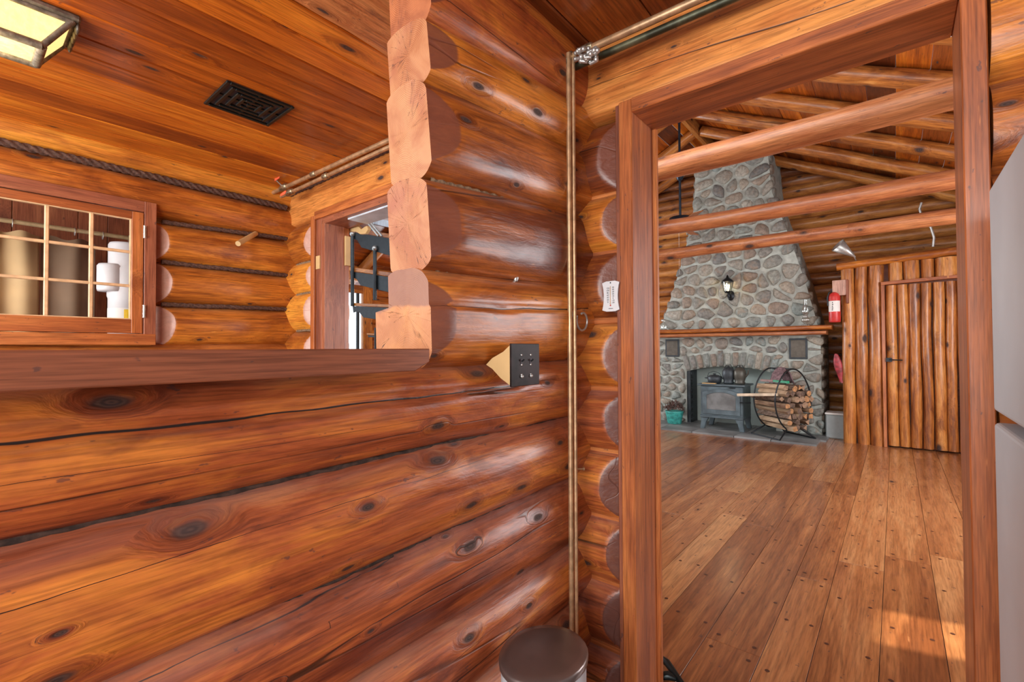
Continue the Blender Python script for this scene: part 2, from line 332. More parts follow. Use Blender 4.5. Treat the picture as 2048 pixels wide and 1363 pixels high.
class MB:
    def __init__(s): s.v = []; s.f = []; s.mi = []; s.sm = []
    def add(s, vs, fs, mi=0, smooth=False):
        b = len(s.v); s.v += [tuple(x) for x in vs]
        for f in fs: s.f.append([b+i for i in f]); s.mi.append(mi); s.sm.append(smooth)
        return s
    def box(s, a, b, mi=0):
        x0, x1 = sorted((a[0], b[0])); y0, y1 = sorted((a[1], b[1])); z0, z1 = sorted((a[2], b[2]))
        vs = [(x, y, z) for x in (x0, x1) for y in (y0, y1) for z in (z0, z1)]
        return s.add(vs, [(0, 1, 3, 2), (4, 6, 7, 5), (0, 4, 5, 1), (2, 3, 7, 6), (0, 2, 6, 4), (1, 5, 7, 3)], mi)
    def prism(s, pts, d, mi=0):
        """polygon pts extruded by vector d"""
        n = len(pts); d = Vector(d); a = [Vector(p) for p in pts]
        s.add(a+[p+d for p in a], [list(range(n))[::-1], list(range(n, 2*n))]+[(i, (i+1) % n, n+(i+1) % n, n+i) for i in range(n)], mi)
        return s
    def tube(s, pts, r, n=10, mi=0, caps=True, closed=False, flat=1.0):
        pts = [Vector(p) for p in pts]; N = len(pts)
        rr = r if isinstance(r, (list, tuple)) else [r]*N
        vs = []; up = None
        for i, p in enumerate(pts):
            if closed: t = pts[(i+1) % N]-pts[i-1]
            else: t = pts[min(i+1, N-1)]-pts[max(i-1, 0)]
            t.normalize()
            if up is None:
                up = Vector((0, 0, 1)) if abs(t.z) < .9 else Vector((1, 0, 0))
            u = up-t*up.dot(t); u.normalize(); w = t.cross(u); up = u
            vs += [p+u*math.cos(a)*rr[i]+w*math.sin(a)*rr[i]*flat for a in (2*PI*k/n for k in range(n))]
        fs = []
        for i in range(N if closed else N-1):
            j = (i+1) % N
            fs += [(i*n+k, i*n+(k+1) % n, j*n+(k+1) % n, j*n+k) for k in range(n)]
        s.add(vs, fs, mi, True)
        if caps and not closed:
            s.add(vs[:n], [list(range(n))[::-1]], mi); s.add(vs[-n:], [list(range(n))], mi)
        return s
    def lathe(s, prof, c, n=20, mi=0, axis='z', sy=1.0):
        vs = []; c = Vector(c)
        for r, z in prof:
            for k in range(n):
                a = 2*PI*k/n; q = (r*math.cos(a), r*math.sin(a)*sy, z)
                if axis == 'y': q = (q[0], q[2], q[1])
                if axis == 'x': q = (q[2], q[0], q[1])
                vs.append(c+Vector(q))
        fs = [(i*n+k, i*n+(k+1) % n, (i+1)*n+(k+1) % n, (i+1)*n+k) for i in range(len(prof)-1) for k in range(n)]
        return s.add(vs, fs, mi, True)
    def ball(s, c, r, n=10, mi=0, sc=(1, 1, 1)):
        vs = []; fs = []; m_ = n//2+1
        for i in range(m_+1):
            for k in range(n):
                a = PI*i/m_; b = 2*PI*k/n
                vs.append((c[0]+r*sc[0]*math.sin(a)*math.cos(b), c[1]+r*sc[1]*math.sin(a)*math.sin(b), c[2]+r*sc[2]*math.cos(a)))
        fs = [(i*n+k, (i+1)*n+k, (i+1)*n+(k+1) % n, i*n+(k+1) % n) for i in range(m_) for k in range(n)]
        return s.add(vs, fs, mi, True)
    def build(s, name, mats, parent=None, bevel=0, matrix=None, segs=1):
        me = bpy.data.meshes.new(name)
        if matrix is None:
            lo = [min(v[i] for v in s.v) for i in range(3)]; hi = [max(v[i] for v in s.v) for i in range(3)]
            matrix = Matrix.Translation([(a+b)/2 for a, b in zip(lo, hi)])
            inv = matrix.inverted(); vs = [inv @ Vector(v) for v in s.v]
        else: vs = s.v
        me.from_pydata(vs, [], s.f)
        if not isinstance(mats, (list, tuple)): mats = [mats]
        for q in mats: me.materials.append(q)
        me.polygons.foreach_set('material_index', s.mi); me.polygons.foreach_set('use_smooth', s.sm)
        bm = bmesh.new(); bm.from_mesh(me); bmesh.ops.recalc_face_normals(bm, faces=bm.faces); bm.to_mesh(me); bm.free()
        me.update()
        o = bpy.data.objects.new(name, me); link(o, parent, matrix)
        if bevel:
            b = o.modifiers.new('b', 'BEVEL'); b.width = bevel; b.segments = segs; b.limit_method = 'ANGLE'
        return o

def frame(p0, p1, up=(0, 0, 1)):
    p0 = Vector(p0); p1 = Vector(p1); x = (p1-p0).normalized(); up = Vector(up)
    if abs(x.dot(up)) > .95: up = Vector((0, 1, 0))
    y = up.cross(x).normalized(); z = x.cross(y)
    m_ = Matrix.Identity(4); c = (p0+p1)/2
    for i in range(3): m_[i][0], m_[i][1], m_[i][2], m_[i][3] = x[i], y[i], z[i], c[i]
    return m_, (p1-p0).length

def board(name, parent, p0, p1, w, t, mat, up=(0, 0, 1), bevel=.002):
    """box of length p0-p1, width w along local y, thickness t along local z(up)"""
    m_, L = frame(p0, p1, up)
    return MB().box((-L/2, -w/2, -t/2), (L/2, w/2, t/2)).build(name, mat, parent, bevel, m_)
def wbox(name, parent, a, b, mat, bevel=.002):
    """axis aligned box in world space whose grain follows its longest side"""
    a = Vector(a); b = Vector(b); c = (a+b)/2; d = [abs(b[i]-a[i]) for i in range(3)]
    i = d.index(max(d)); e = [0, 0, 0]; e[i] = d[i]/2; e = Vector(e)
    up = (0, 0, 1) if i != 2 else (0, 1, 0)
    m_, L = frame(c-e, c+e, up)
    w, t = {0: (d[1], d[2]), 1: (d[0], d[2]), 2: (d[0], d[1])}[i]
    return MB().box((-L/2, -w/2, -t/2), (L/2, w/2, t/2)).build(name, mat, parent, bevel, m_)

def log(name, parent, p0, p1, r, mat, rz=None, ex=2.0, nseg=32, step=.06, amp=.03, mod=None, seed=0, end=None, cut=None, r1=None, rz1=None, groove=None, wander=.006):
    """a log: superellipse section, wandering axis; mod(world point) -> (point, is_cut)"""
    m_, L = frame(p0, p1); inv = m_.inverted()
    rz = rz or r; r1 = r1 or r; rz1 = rz1 or rz
    N = max(2, int(L/step)); vs = []; cf = []; ca = []
    for i in range(N+1):
        t = i/N; x = (t-.5)*L; a_ = r+(r1-r)*t; b_ = rz+(rz1-rz)*t
        oy = wander*noise.noise(Vector((x*1.3, seed*7.1, 0))); oz = wander*noise.noise(Vector((x*1.3, seed*7.1, 5)))
        for k in range(nseg):
            th = 2*PI*k/nseg; c, s_ = math.cos(th), math.sin(th)
            k_ = (abs(c)**ex+abs(s_)**ex)**(-1/ex)
            q = 1+amp*noise.noise(Vector((x*2.2, c*1.2+seed*3.3, s_*1.2)))+amp*.4*noise.noise(Vector((x*8, c*3+seed*3.3, s_*3)))
            g = 0; cd = 0
            if groove:
                for (x0, x1, th0, th1, wd, dp) in groove:
                    if x0 < x < x1:
                        tt = (x-x0)/(x1-x0); tc_ = th0+(th1-th0)*tt+.10*noise.noise(Vector((x*2.2, seed, 9)))+.03*noise.noise(Vector((x*11, seed, 9)))
                        w_ = wd*math.sin(PI*min(1, max(0, tt)))**.5*(.75+.6*noise.noise(Vector((x*6, seed, 3))))
                        sd = (th-tc_+PI) % (2*PI)-PI; dth = abs(sd)
                        if w_ > 0 and dth < w_: g = dp*(1-dth/w_)
                        if w_ > 0 and dth < .45: cd = 1+sd/w_*.6
            p = Vector((x, oy+c*k_*a_*q*(1-g), oz+s_*k_*b_*q*(1-g)))
            fl = -.02
            if mod:
                w = m_ @ p; w, fl = mod(w); p = inv @ w
            vs.append(p); cf.append(fl); ca.append(cd)
    o = MB()
    fs = []; mi = []
    for i in range(N):
        for k in range(nseg):
            f = (i*nseg+k, i*nseg+(k+1) % nseg, (i+1)*nseg+(k+1) % nseg, (i+1)*nseg+k)
            fs.append(f); mi.append(0)
    o.v = [tuple(v) for v in vs]; o.f = [list(f) for f in fs]; o.mi = mi; o.sm = [True]*len(fs)
    for base, rev in ((0, True), (N*nseg, False)):
        ring = vs[base:base+nseg]; o.add(ring, [list(range(nseg))[::-1] if rev else list(range(nseg))], 2 if end else 0)
    mats = [mat, cut or mat, end or mat]
    ob = o.build(name, mats, parent, 0, m_)
    if mod or groove:
        for nm, arr in (('cut', cf), ('crk', ca)):
            at = ob.data.attributes.new(nm, 'FLOAT', 'POINT')
            arr2 = [float(q) for q in arr]; arr2 += [arr2[0]]*(len(ob.data.vertices)-len(arr2))
            at.data.foreach_set('value', arr2)
    return ob

def rope(name, parent, p0, p1, r, mat, pitch=.09, n=12, kind=None):
    m_, L = frame(p0, p1); pitch = max(pitch, .06)*r/.014; N = int(L/(pitch/12)); vs = []
    for i in range(N+1):
        x = (i/N-.5)*L
        for k in range(n):
            th = 2*PI*k/n; rr = r*(.62+.5*abs(math.cos(1.5*(th-2*PI*x/pitch/1.5))))
            vs.append((x, math.cos(th)*rr+.003*noise.noise(Vector((x*9, 0, p0[2]))), math.sin(th)*rr+.003*noise.noise(Vector((x*9, 4, p0[2])))))
    fs = [(i*n+k, i*n+(k+1) % n, (i+1)*n+(k+1) % n, (i+1)*n+k) for i in range(N) for k in range(n)]
    return MB().add(vs, fs, 0, True).build(name, mat, parent, 0, m_)

def lerp(a, b, t): return a+(b-a)*t

# ------------------------------------------------------------------ the partition of stacked logs (direction Y, face towards the camera)
wall_mid = empty('wall_middle', (-1.07, .5, 0), 'low partition of thick stacked varnished logs under the wooden shelf and up to the ceiling beam', 'wall', kind='structure')
YE = .815
def mod_mid(w):
    cut = -.02; x = w.x
    if w.y < 1.15:
        lim = -.957+(w.y-YE)*.22; cut = max(-.02, x-lim)
        x = min(x, lim)
        lo = -1.135-(w.y-YE)*.22; cut = max(cut, lo-x)
        x = max(x, lo)
    return Vector((x, w.y, w.z)), cut
UP = [((2.045, 2.36), (2.15, 2.37), M['log_red'], M['end_red']), ((1.885, 2.045), (1.957, 2.165), M['log'], M['end']), ((1.625, 1.878), (1.706, 1.957), M['log'], M['end']), ((1.370, 1.612), (1.40, 1.706), M['log'], M['end'])]
for i, (na, fa, ma, me_) in enumerate(UP):
    hz0 = (na[1]-na[0])/2; hz1 = (fa[1]-fa[0])/2
    log('log', wall_mid, (-1.055, YE, sum(na)/2), (-1.055, 1.9, sum(fa)/2+.01), .118, ma, rz=hz0+.012, rz1=hz1+.024, ex=2.7, nseg=64, step=.02, amp=.03, mod=mod_mid, seed=i+1, end=me_, cut=M['cut'])
def mod_d(w):
    p, c = mod_mid(w)
    x = p.x
    if w.y < 1.15 and w.z < 1.268: 
        lo = -1.20-(w.y-YE)*.2; x = max(lo, min(w.x, -.95+(w.y-YE)*.24)) if w.x > -1.05 else max(lo, -1.06+(w.x+1.06)*1.4)
    return Vector((x, w.y, w.z)), c
log('log', wall_mid, (-1.06, YE, 1.235), (-1.06, 1.9, 1.265), .123, M['log'], rz=.145, rz1=.165, ex=2.7, nseg=96, step=.02, amp=.03, mod=mod_d, seed=4.4, end=M['end_dark'], cut=M['cut'],
    groove=[(-.62, .45, PI-.16, PI-.42, .10, .10)])
LOW = [(.875, 1.115, .885, 1.115), (.60, .868, .636, .878), (.36, .60, .372, .640), (.125, .36, .146, .378), (-.12, .125, -.09, .146), (-.34, -.12, -.33, -.09)]
for i, (a0, a1, b0, b1) in enumerate(LOW):
    za, zb = (a0+a1)/2, (b0+b1)/2; ha, hb = (a1-a0)/2+.016, (b1-b0)/2+.016
    k0 = (za-zb)/(.05-1.54); zs = za+(-1.5-.05)*k0; ze = za+(1.9-.05)*k0
    gr = None
    if i == 0: gr = [(-1.0, 1.25, .12, .30, .16, .16)]
    if i == 1: gr = [(-.9, 1.3, .30, .55, .035, .04)]
    if i == 2: gr = [(-1.6, .62, .36, 1.02, .14, .16)]
    if i == 3: gr = [(-.9, 1.4, .05, .45, .03, .03)]
    # local +y of a log running +Y points to -X, so the visible side is theta = pi
    if gr: gr = [(x0, x1, PI-t0, PI-t1, w_, d_) for (x0, x1, t0, t1, w_, d_) in gr]
    log('log', wall_mid, (-1.09, -1.5, zs), (-1.09, 1.9, ze), .137, M['log_red'], rz=ha, rz1=hb, ex=2.35, nseg=72, step=.03, amp=.045, seed=10+i*1.7, groove=gr)
for z0, z1, y0 in ((1.62, 1.71, .85), (1.885, 1.96, .83), (1.375, 1.403, .85)):
    rope('chinking', wall_mid, (-1.0, y0, z0), (-1.0, 1.62, z1), .011, M['oakum'])
for z0, z1 in ((.868, .882), (.60, .638), (.36, .376), (.125, .148), (1.115, 1.115)):
    k0 = (z0-z1)/(.05-1.54)
    rope('chinking', wall_mid, (-1.022, -1.0, z0-1.05*k0), (-1.022, 1.6, z1), .007, M['dark_chink'], pitch=.3)

# ------------------------------------------------------------------ the wall with the two doorways (direction X)
wall_back = empty('wall_back', (-1.5, 1.75, 0), 'log wall with two cased doorways between kitchen and great room', 'wall', kind='structure')
DC = 1.745   # axis of the logs
SE = [(-.27, -.02), (-.02, .245), (.233, .491), (.485, .755), (.745, .995), (.99, 1.262), (1.26, 1.54), (1.53, 1.765), (1.755, 2.05)]
def mod_jamb(x0, sgn):
    def f(w):
        # hewn facet by a casing; x0 = start of the facet, sgn = +1 facet runs towards +x
        d = (w.x-x0)*sgn
        if d > -.03:
            lim = DC-.135+d*.62
            return Vector((w.x, max(w.y, lim), w.z)), max(-.02, lim-w.y)
        return w, -.02
    return f
for i, (a, b) in enumerate(SE):
    h = (b-a)/2+.014; z = (a+b)/2; c0 = random.uniform(-.025, .025)
    gold = M['log'] if i > 4 else M['log_red']
    log('log', wall_back, (-1.3, DC, z), (-.79, DC, z), .137, gold, rz=h, ex=2.3, nseg=48, step=.012, amp=.03, seed=30+i, mod=mod_jamb(-.868+c0, 1), cut=M['cut'])
    log('log', wall_back, (-4.0, DC, z+.03), (-3.105, DC, z+.03), .137, M['log_gold'], rz=h, ex=2.3, nseg=40, step=.015, amp=.03, seed=50+i, mod=mod_jamb(-3.235+c0, 1), cut=M['cut_pale'])
    log('log', wall_back, (-2.1, DC, z+.02), (-1.2, DC, z+.02), .137, M['log'], rz=h, ex=2.3, nseg=24, step=.05, seed=60+i)
    log('log', wall_back, (.192, DC, z+.05), (2.0, DC, z+.05), .137, M['log'], rz=h, ex=2.3, nseg=32, step=.04, amp=.03, seed=70+i)
def mod_flat(w):
    return (Vector((w.x, max(w.y, DC-.115), w.z)), -.02)
log('log', wall_back, (-4.0, DC, 2.225), (2.0, DC, 2.205), .16, M['log_flat'], rz=.15, ex=3.2, nseg=56, step=.04, amp=.02, seed=81, mod=mod_flat,
    groove=[(.2, 3.2, PI+.02, PI+.05, .05, .03)])
rope('chinking', wall_back, (-3.5, 1.62, 2.315), (-1.3, 1.62, 2.315), .016, M['rope'])
rope('chinking', wall_back, (-.98, 1.64, 2.328), (1.5, 1.64, 2.325), .008, M['oakum'])
for a, b in SE[1:]:
    rope('chinking', wall_back, (-1.02, 1.665, a+.004), (-.84, 1.665, a+.004), .008, M['oakum'])
    rope('chinking', wall_back, (-3.45, 1.66, a+.034), (-3.13, 1.66, a+.034), .009, M['oakum'])
    wbox('filler_strip', wall_back, (-.97, 1.655, a-.012), (-.815, 1.70, a+.014), M['trim'], .004)

sun_block_wall = empty('wall_sun_block', (1.3, 0, 0), 'unseen log side wall behind the refrigerator, added to block the sun', 'wall', kind='structure')  # out of view, added to keep the sun off the partition
for k in range(11):
    log('log', sun_block_wall, (1.32, -1.4, -.08+.25*k), (1.32, 1.9, -.08+.25*k), .13, M['log'], rz=.14, nseg=16, step=.2, seed=150+k)

# casings: door_1 = the great doorway, door_2 = the doorway to the stairs
d1 = empty('door_1', (-.3, 1.7, 0), 'reddish wooden casing of the wide open doorway into the great room', 'doorway', kind='structure')
JF, JB = 1.598, 1.80
wbox('jamb', d1, (-.792, JF, -LIFT), (-.740, JB, 2.075), M['trim'], .003)
wbox('jamb', d1, (.137, JF, -LIFT), (.185, JB, 2.075), M['trim'], .003)
wbox('lintel', d1, (-.742, JF+.001, 2.026), (.137, JB, 2.078), M['trim'], .003)
wbox('outer_casing', d1, (-.812, 1.612, -LIFT), (-.792, 1.66, 2.075), M['trim_dull'], .002)
wbox('stop', d1, (-.742, 1.79, -LIFT), (-.725, 1.81, 2.03), M['trim'], .002)
d2 = empty('door_2', (-2.5, 1.7, 0), 'brown wooden casing of the doorway beside the window wall, seen over the shelf', 'doorway', kind='structure')
wbox('jamb', d2, (-3.105, 1.585, -LIFT), (-3.055, 1.62, 2.07), M['trim'], .002)
wbox('jamb', d2, (-3.055, 1.60, -LIFT), (-2.985, 1.64, 2.05), M['trim_dull'], .002)
wbox('jamb', d2, (-2.985, 1.60, -LIFT), (-2.94, 1.745, 2.02), M['trim_dull'], .002)
wbox('lintel', d2, (-3.055, 1.585, 2.04), (-1.9, 1.62, 2.095), M['trim'], .002)
wbox('lintel', d2, (-2.985, 1.60, 2.0), (-1.9, 1.78, 2.045), M['trim_dull'], .002)
wbox('jamb', d2, (-2.10, 1.60, -LIFT), (-2.05, 1.90, 2.02), M['trim'], .002)
wbox('head_board', d2, (-2.71, 1.63, 1.988), (-1.9, 1.775, 1.999), M['whitebeam'], .001)
wbox('catch_block', d2, (-3.045, 1.592, 1.70), (-2.995, 1.602, 1.79), M['ply'], .001)
wbox('stop', d2, (-2.955, 1.746, -LIFT), (-2.945, 1.782, 2.0), M['trim'], .002)
wbox('hook_block', d2, (-2.944, 1.744, 1.735), (-2.925, 1.782, 1.94), M['ply'], .002)

# ------------------------------------------------------------------ window wall on the left (direction Y)
wall_left = empty('wall_left', (-3.6, .8, 0), 'golden log wall with rope chinking and an inner window', 'wall', kind='structure')
XC = -3.615
def mod_win(y0):
    def f(w):
        d = y0-w.y
        if d > -.03:
            lim = XC+.135-d*.9
            return Vector((min(w.x, lim), w.y, w.z)), max(-.02, w.x-lim)
        return w, -.02
    return f
log('log', wall_left, (XC, -1.3, 2.105), (XC, 1.9, 2.095), .135, M['log'], rz=.125, ex=2.5, nseg=48, step=.05, amp=.03, seed=90, groove=[(-1.4, 1.2, PI-.25, PI-.05, .05, .1)])
for i, (a, b, a2, b2) in enumerate([(1.70, 1.95, 1.70, 1.985), (1.435, 1.70, 1.455, 1.71), (1.17, 1.435, 1.20, 1.455)]):
    log('log', wall_left, (XC, .80, (a+b)/2), (XC, 1.9, (a2+b2)/2), .135, M['log_gold'], rz=(b-a)/2+.006, rz1=(b2-a2)/2+.012, ex=2.4, nseg=44, step=.015, amp=.03, seed=91+i, mod=mod_win(.87+.02*i), cut=M['cut_pale'])
    rope('chinking', wall_left, (-3.515, .84, b+.002), (-3.515, 1.62, b2+.002), .014, M['rope'])
log('log', wall_left, (XC, -1.3, 1.09), (XC, 1.9, 1.09), .135, M['log_gold'], rz=.12, ex=2.4, seed=96)
for k in range(4):
    log('log', wall_left, (XC, -1.3, .85-.26*k), (XC, 1.9, .85-.26*k), .135, M['log'], rz=.14, nseg=20, step=.2, seed=97+k)
log('log', wall_left, (XC-.02, -1.3, 2.33), (XC-.02, 1.9, 2.32), .15, M['log_gold'], rz=.115, ex=2.4, seed=101)
rope('chinking', wall_left, (-3.50, -1.0, 2.222), (-3.50, 1.60, 2.215), .02, M['rope'], pitch=.05)
wbox('filler_log', wall_left, (-3.7, -1.3, 1.16), (-3.52, .80, 1.215), M['log_gold'], .01)

w1 = empty('window_1', (-3.5, .4, 1.25), 'brown multi-pane hinged sash window in the log wall, looking into the bathroom', 'window', kind='structure')
FX = -3.455
wbox('frame', w1, (FX-.10, .742, 1.245), (FX, .80, 2.045), M['trim_dull'], .002)
wbox('frame', w1, (FX-.10, -1.0, 1.98), (FX-.004, .742, 2.045), M['trim_dull'], .002)
wbox('sill', w1, (FX-.10, -1.0, 1.185), (FX+.006, .80, 1.25), M['trim'], .003)
wbox('stile', w1, (FX-.04, .684, 1.254), (FX-.006, .738, 1.975), M['trim'], .002)
wbox('rail', w1, (FX-.04, -.9, 1.93), (FX-.007, .684, 1.975), M['trim'], .002)
wbox('rail', w1, (FX-.04, -.9, 1.254), (FX-.007, .684, 1.335), M['trim'], .002)
ys = [.684-.178*k for k in range(9)]; zs = [1.335, 1.533, 1.733, 1.93]
for k in range(1, 9):
    wbox('muntin', w1, (FX-.034, ys[k]-.009, 1.335), (FX-.012, ys[k]+.009, 1.93), M['muntin'], .003)
for z in zs[1:3]:
    wbox('muntin', w1, (FX-.033, -.74, z-.008), (FX-.013, .684, z+.008), M['muntin'], .003)
for a, b in (((FX-.034, .676, 1.335), (FX-.012, .684, 1.93)), ((FX-.034, -.74, 1.335), (FX-.012, .684, 1.341)), ((FX-.034, -.74, 1.924), (FX-.012, .684, 1.93))):
    wbox('glazing_bead', w1, a, b, M['muntin'], .001)
for k in range(8):
    for j in range(3):
        wbox('pane', w1, (FX-.026, ys[k+1]+.009, zs[j]+.006), (FX-.024, ys[k]-.009, zs[j+1]-.006), M['glass'], 0)
for z in (1.385, 1.86):
    hg = MB(); hg.tube([(FX+.004, .742, z-.035), (FX+.004, .742, z+.035)], .0075, 10)
    for q in (-.035, -.012, .012, .035): hg.tube([(FX+.004, .742, z+q-.002), (FX+.004, .742, z+q+.002)], .0088, 10)
    hg.build('hinge', M['steel'], w1)

# bathroom beyond the window
wbr = empty('wall_bathroom', (-5.3, .5, 0), 'brown boarded bathroom walls seen through the small panes', 'wall', kind='structure')
for k in range(16):
    wbox('board', wbr, (-5.32, -1.4+.19*k, 0), (-5.3, -1.4+.19*k+.186, 2.5), M['trim_dull'], .003)
for k in range(9):
    wbox('board', wbr, (-5.3, 1.56, .0+.27*k), (-3.72, 1.58, .0+.27*k+.266), M['trim_dull'], .003)
for k in range(9):
    wbox('ceiling_board', wbr, (-5.3+.19*k, -1.4, 2.44), (-5.3+.19*k+.186, 1.6, 2.46), M['board_dark'], .003)
wbox('backing', wbr, (-5.36, -1.4, 0), (-5.33, 1.7, 2.5), M['peg'], 0); wbox('backing', wbr, (-5.3, 1.585, 0), (-3.72, 1.60, 2.5), M['peg'], 0); wbox('backing', wbr, (-5.3, -1.4, 2.465), (-3.6, 1.6, 2.48), M['peg'], 0)
wbox('floor_board', wbr, (-5.3, -1.4, -.02), (-3.7, 1.6, 0), M['trim_dull'], 0)
area('bathroom_fill_light', (-3.85, -1.2, 1.7), (-4.7, .6, 1.5), 1.0, 1.0, 22)  # added area lamp to brighten the room behind the panes
rod = empty('curtain_rod', (-4.6, .3, 2.03), 'brass shower rod with rings behind the window panes', 'curtain rod')
MB().tube([(-4.6, -1.3, 2.03), (-4.6, 1.5, 2.03)], .016, 12).build('rod', M['brass'], rod)
for k in range(9):
    y = -.35+.155*k
    MB().tube([(-4.6+.022*math.cos(a), y, 2.02+.028*math.sin(a)) for a in [2*PI*q/14 for q in range(14)]], .0025, 6, closed=True).build('ring', M['steel'], rod)
def curtain(name, y0, y1, mat, label, x=-4.6, z0=.3, z1=1.965):
    n = int((y1-y0)/.012); vs = []
    for i in range(n+1):
        y = lerp(y0, y1, i/n); 
        for z, a in ((z1, .6), (z1-.3, 1), (z0, 1.3)):
            vs.append((x+.028*a*math.sin(y*38+2*math.sin(y*7)), y, z+(.012*math.cos(y*2*PI/.155) if z == z1 else 0)))
    fs = [(i*3+j, (i+1)*3+j, (i+1)*3+j+1, i*3+j+1) for i in range(n) for j in range(2)]
    o = MB().add(vs, fs, 0, True).build(name, mat)
    md = o.modifiers.new('s', 'SOLIDIFY'); md.thickness = .003
    return tag(o, label, 'curtain')
curtain('shower_curtain', -.5, .40, M['curtain'], 'tan shower curtain hanging behind the leftmost panes')
curtain('shower_curtain', .41, .70, M['curtain_dark'], 'dark brown gathered shower curtain behind the middle column of panes', -4.63)
tk = empty('water_filter', (-4.2, .72, 1.25), 'white stacked plastic water filter canister behind the right column of panes', 'water filter')
cx, cy0 = -4.25, .815
MB().lathe([(0, 1.2), (.106, 1.2), (.106, 1.52), (.112, 1.535), (.112, 1.73), (.107, 1.74), (.107, 1.90), (.10, 1.915), (0, 1.92)], (cx, cy0, 0), 32).build('canister', M['white'], tk)
MB().lathe([(.03, 1.565), (.075, 1.565), (.08, 1.58), (.08, 1.74), (.07, 1.755), (.0, 1.755)], (cx+.02, cy0-.09, 0), 24).build('spout_housing', M['white'], tk)
lb = MB().lathe([(.1075, 1.30), (.1075, 1.45)], (cx, cy0, 0), 32)
lb.build('label', M['paper'], tk)
def arc_patch(name, parent, c, r, a0, a1, z0, z1, mat, n=8):
    vs = []
    for i in range(n+1):
        a = lerp(a0, a1, i/n)
        vs += [(c[0]+r*math.cos(a), c[1]+r*math.sin(a), z0), (c[0]+r*math.cos(a), c[1]+r*math.sin(a), z1)]
    return MB().add(vs, [(2*i, 2*i+2, 2*i+3, 2*i+1) for i in range(n)], 0, True).build(name, mat, parent)
aw = math.atan2(-cy0, -cx)
arc_patch('yellow_label', tk, (cx, cy0, 0), .109, aw-.15, aw+.75, 1.36, 1.44, M['yellow'])
arc_patch('blue_mark', tk, (cx, cy0, 0), .1096, aw+.12, aw+.42, 1.378, 1.422, M['blue'])
wbox('ledge', wbr, (-4.5, .4, 1.16), (-3.75, 1.3, 1.2), M['trim_dull'], .003)

# ------------------------------------------------------------------ kitchen ceiling
ceil = empty('ceiling', (-1.5, .5, 2.34), 'glossy orange tongue-and-groove board ceiling', 'ceiling', kind='structure')
x = -3.60; random.seed(3)
xs = [-3.60, -3.47, -3.30, -3.16, -2.99, -2.83, -2.65, -2.50, -2.36, -2.185, -2.01, -1.87, -1.72, -1.57, -1.40]
for a, b in zip(xs, xs[1:]):
    wbox('board', ceil, (a+.0022, -1.3, 2.34), (b-.0022, 1.65, 2.36), M['board'], .005)
wbox('backing', ceil, (-3.7, -1.3, 2.362), (1.3, 1.7, 2.372), M['peg'], 0)
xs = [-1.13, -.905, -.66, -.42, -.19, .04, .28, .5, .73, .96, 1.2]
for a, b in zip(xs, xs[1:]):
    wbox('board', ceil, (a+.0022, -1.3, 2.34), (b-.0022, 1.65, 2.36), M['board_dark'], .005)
log('plate_log', ceil, (-1.34, -1.4, 2.33), (-1.34, 1.8, 2.33), .165, M['rough'], rz=.085, ex=2.6, nseg=56, step=.03, amp=.06, seed=120)

# ------------------------------------------------------------------ floor
floor = empty('floor', (-1, 4, 0), 'wide worn orange plank floor fixed with dark round plugs', 'floor', kind='structure')
random.seed(11)
xf = [-4.2+.2*k+random.uniform(-.012, .012) for k in range(31)]
known = [(-.576-.21), -.576+.0, -.40, -.255, -.061]
xf = [-6.2+.21*k for k in range(26)]+[-.79, -.60, -.404, -.255, -.061, .13, .33, .54, .74, .95, 1.15, 1.36, 1.57, 1.78, 2.0]
pg = MB()
for i, (a, b) in enumerate(zip(xf, xf[1:])):
    y = -1.4+random.uniform(0, .5) if i % 2 else -1.4-random.uniform(0, .4)
    ends = [y]
    while y < 8.2:
        y += random.uniform(1.7, 3.1); ends.append(min(y, 8.2))
    for e0, e1 in zip(ends, ends[1:]):
        if e1-e0 < .1: continue
        if a < -.95 and e1 < 1.4: continue
        wbox('plank', floor, (a+.001, e0+.0006, -.03), (b-.001, e1-.0006, 0), M['floor'], .0007)
        if b < -3.5 or (b < -1 and e1 < 1.5): continue
        n = max(2, round((e1-e0)/.42)); 
        for q in range(n+1):
            yy = lerp(e0+.05, e1-.05, q/n)
            if yy < 1.5 or yy > 6.4: continue
            for xx in (a+.035, b-.035):
                jx, jy = random.uniform(-.006, .006), random.uniform(-.012, .012)
                vs = [(xx+jx+.0085*math.cos(t), yy+jy+.0085*math.sin(t), .0006) for t in [2*PI*u/8 for u in range(8)]]
                pg.add(vs, [list(range(8))])
po = pg.build('plug', M['peg'], floor); po['kind'] = 'stuff'
wbox('subfloor', floor, (-6.4, -1.6, -.06), (2.1, 8.4, -.031), M['peg'], 0)

# ------------------------------------------------------------------ great room shell
random.seed(5)
wall_far = empty('wall_far', (-2, 8.3, 0), 'gable wall of stacked horizontal logs behind the stone chimney', 'wall', kind='structure')
RX, RZ, RM = -2.2, 4.36, .49
z = .09
k = 0
while z < 4.3:
    hw = (RZ+.28-z)/RM
    x0, x1 = max(-6.4, RX-hw), min(2.0, RX+hw)
    if x1-x0 > .3:
        rr = random.uniform(.088, .1)
        log('log', wall_far, (x0, 8.2, z), (x1, 8.2, z+random.uniform(-.02, .02)), rr, M['pole_dark'], rz=rr, nseg=20, step=.12, amp=.05, seed=200+k, wander=.02)
    z += random.uniform(.165, .18); k += 1
MB().prism([(-6.6, 8.25, 0), (2.1, 8.25, 0), (2.1, 8.25, RZ-(2.1-RX)*RM+.1), (RX, 8.25, RZ+.15), (-6.6, 8.25, RZ-(RX+6.6)*RM+.1)], (0, .02, 0)).build('backing', M['peg'], wall_far)
wall_gl = empty('wall_far_left', (-6.3, 5, 0), 'log wall of the great room with a bright glazed door, seen past the stairs', 'wall', kind='structure')
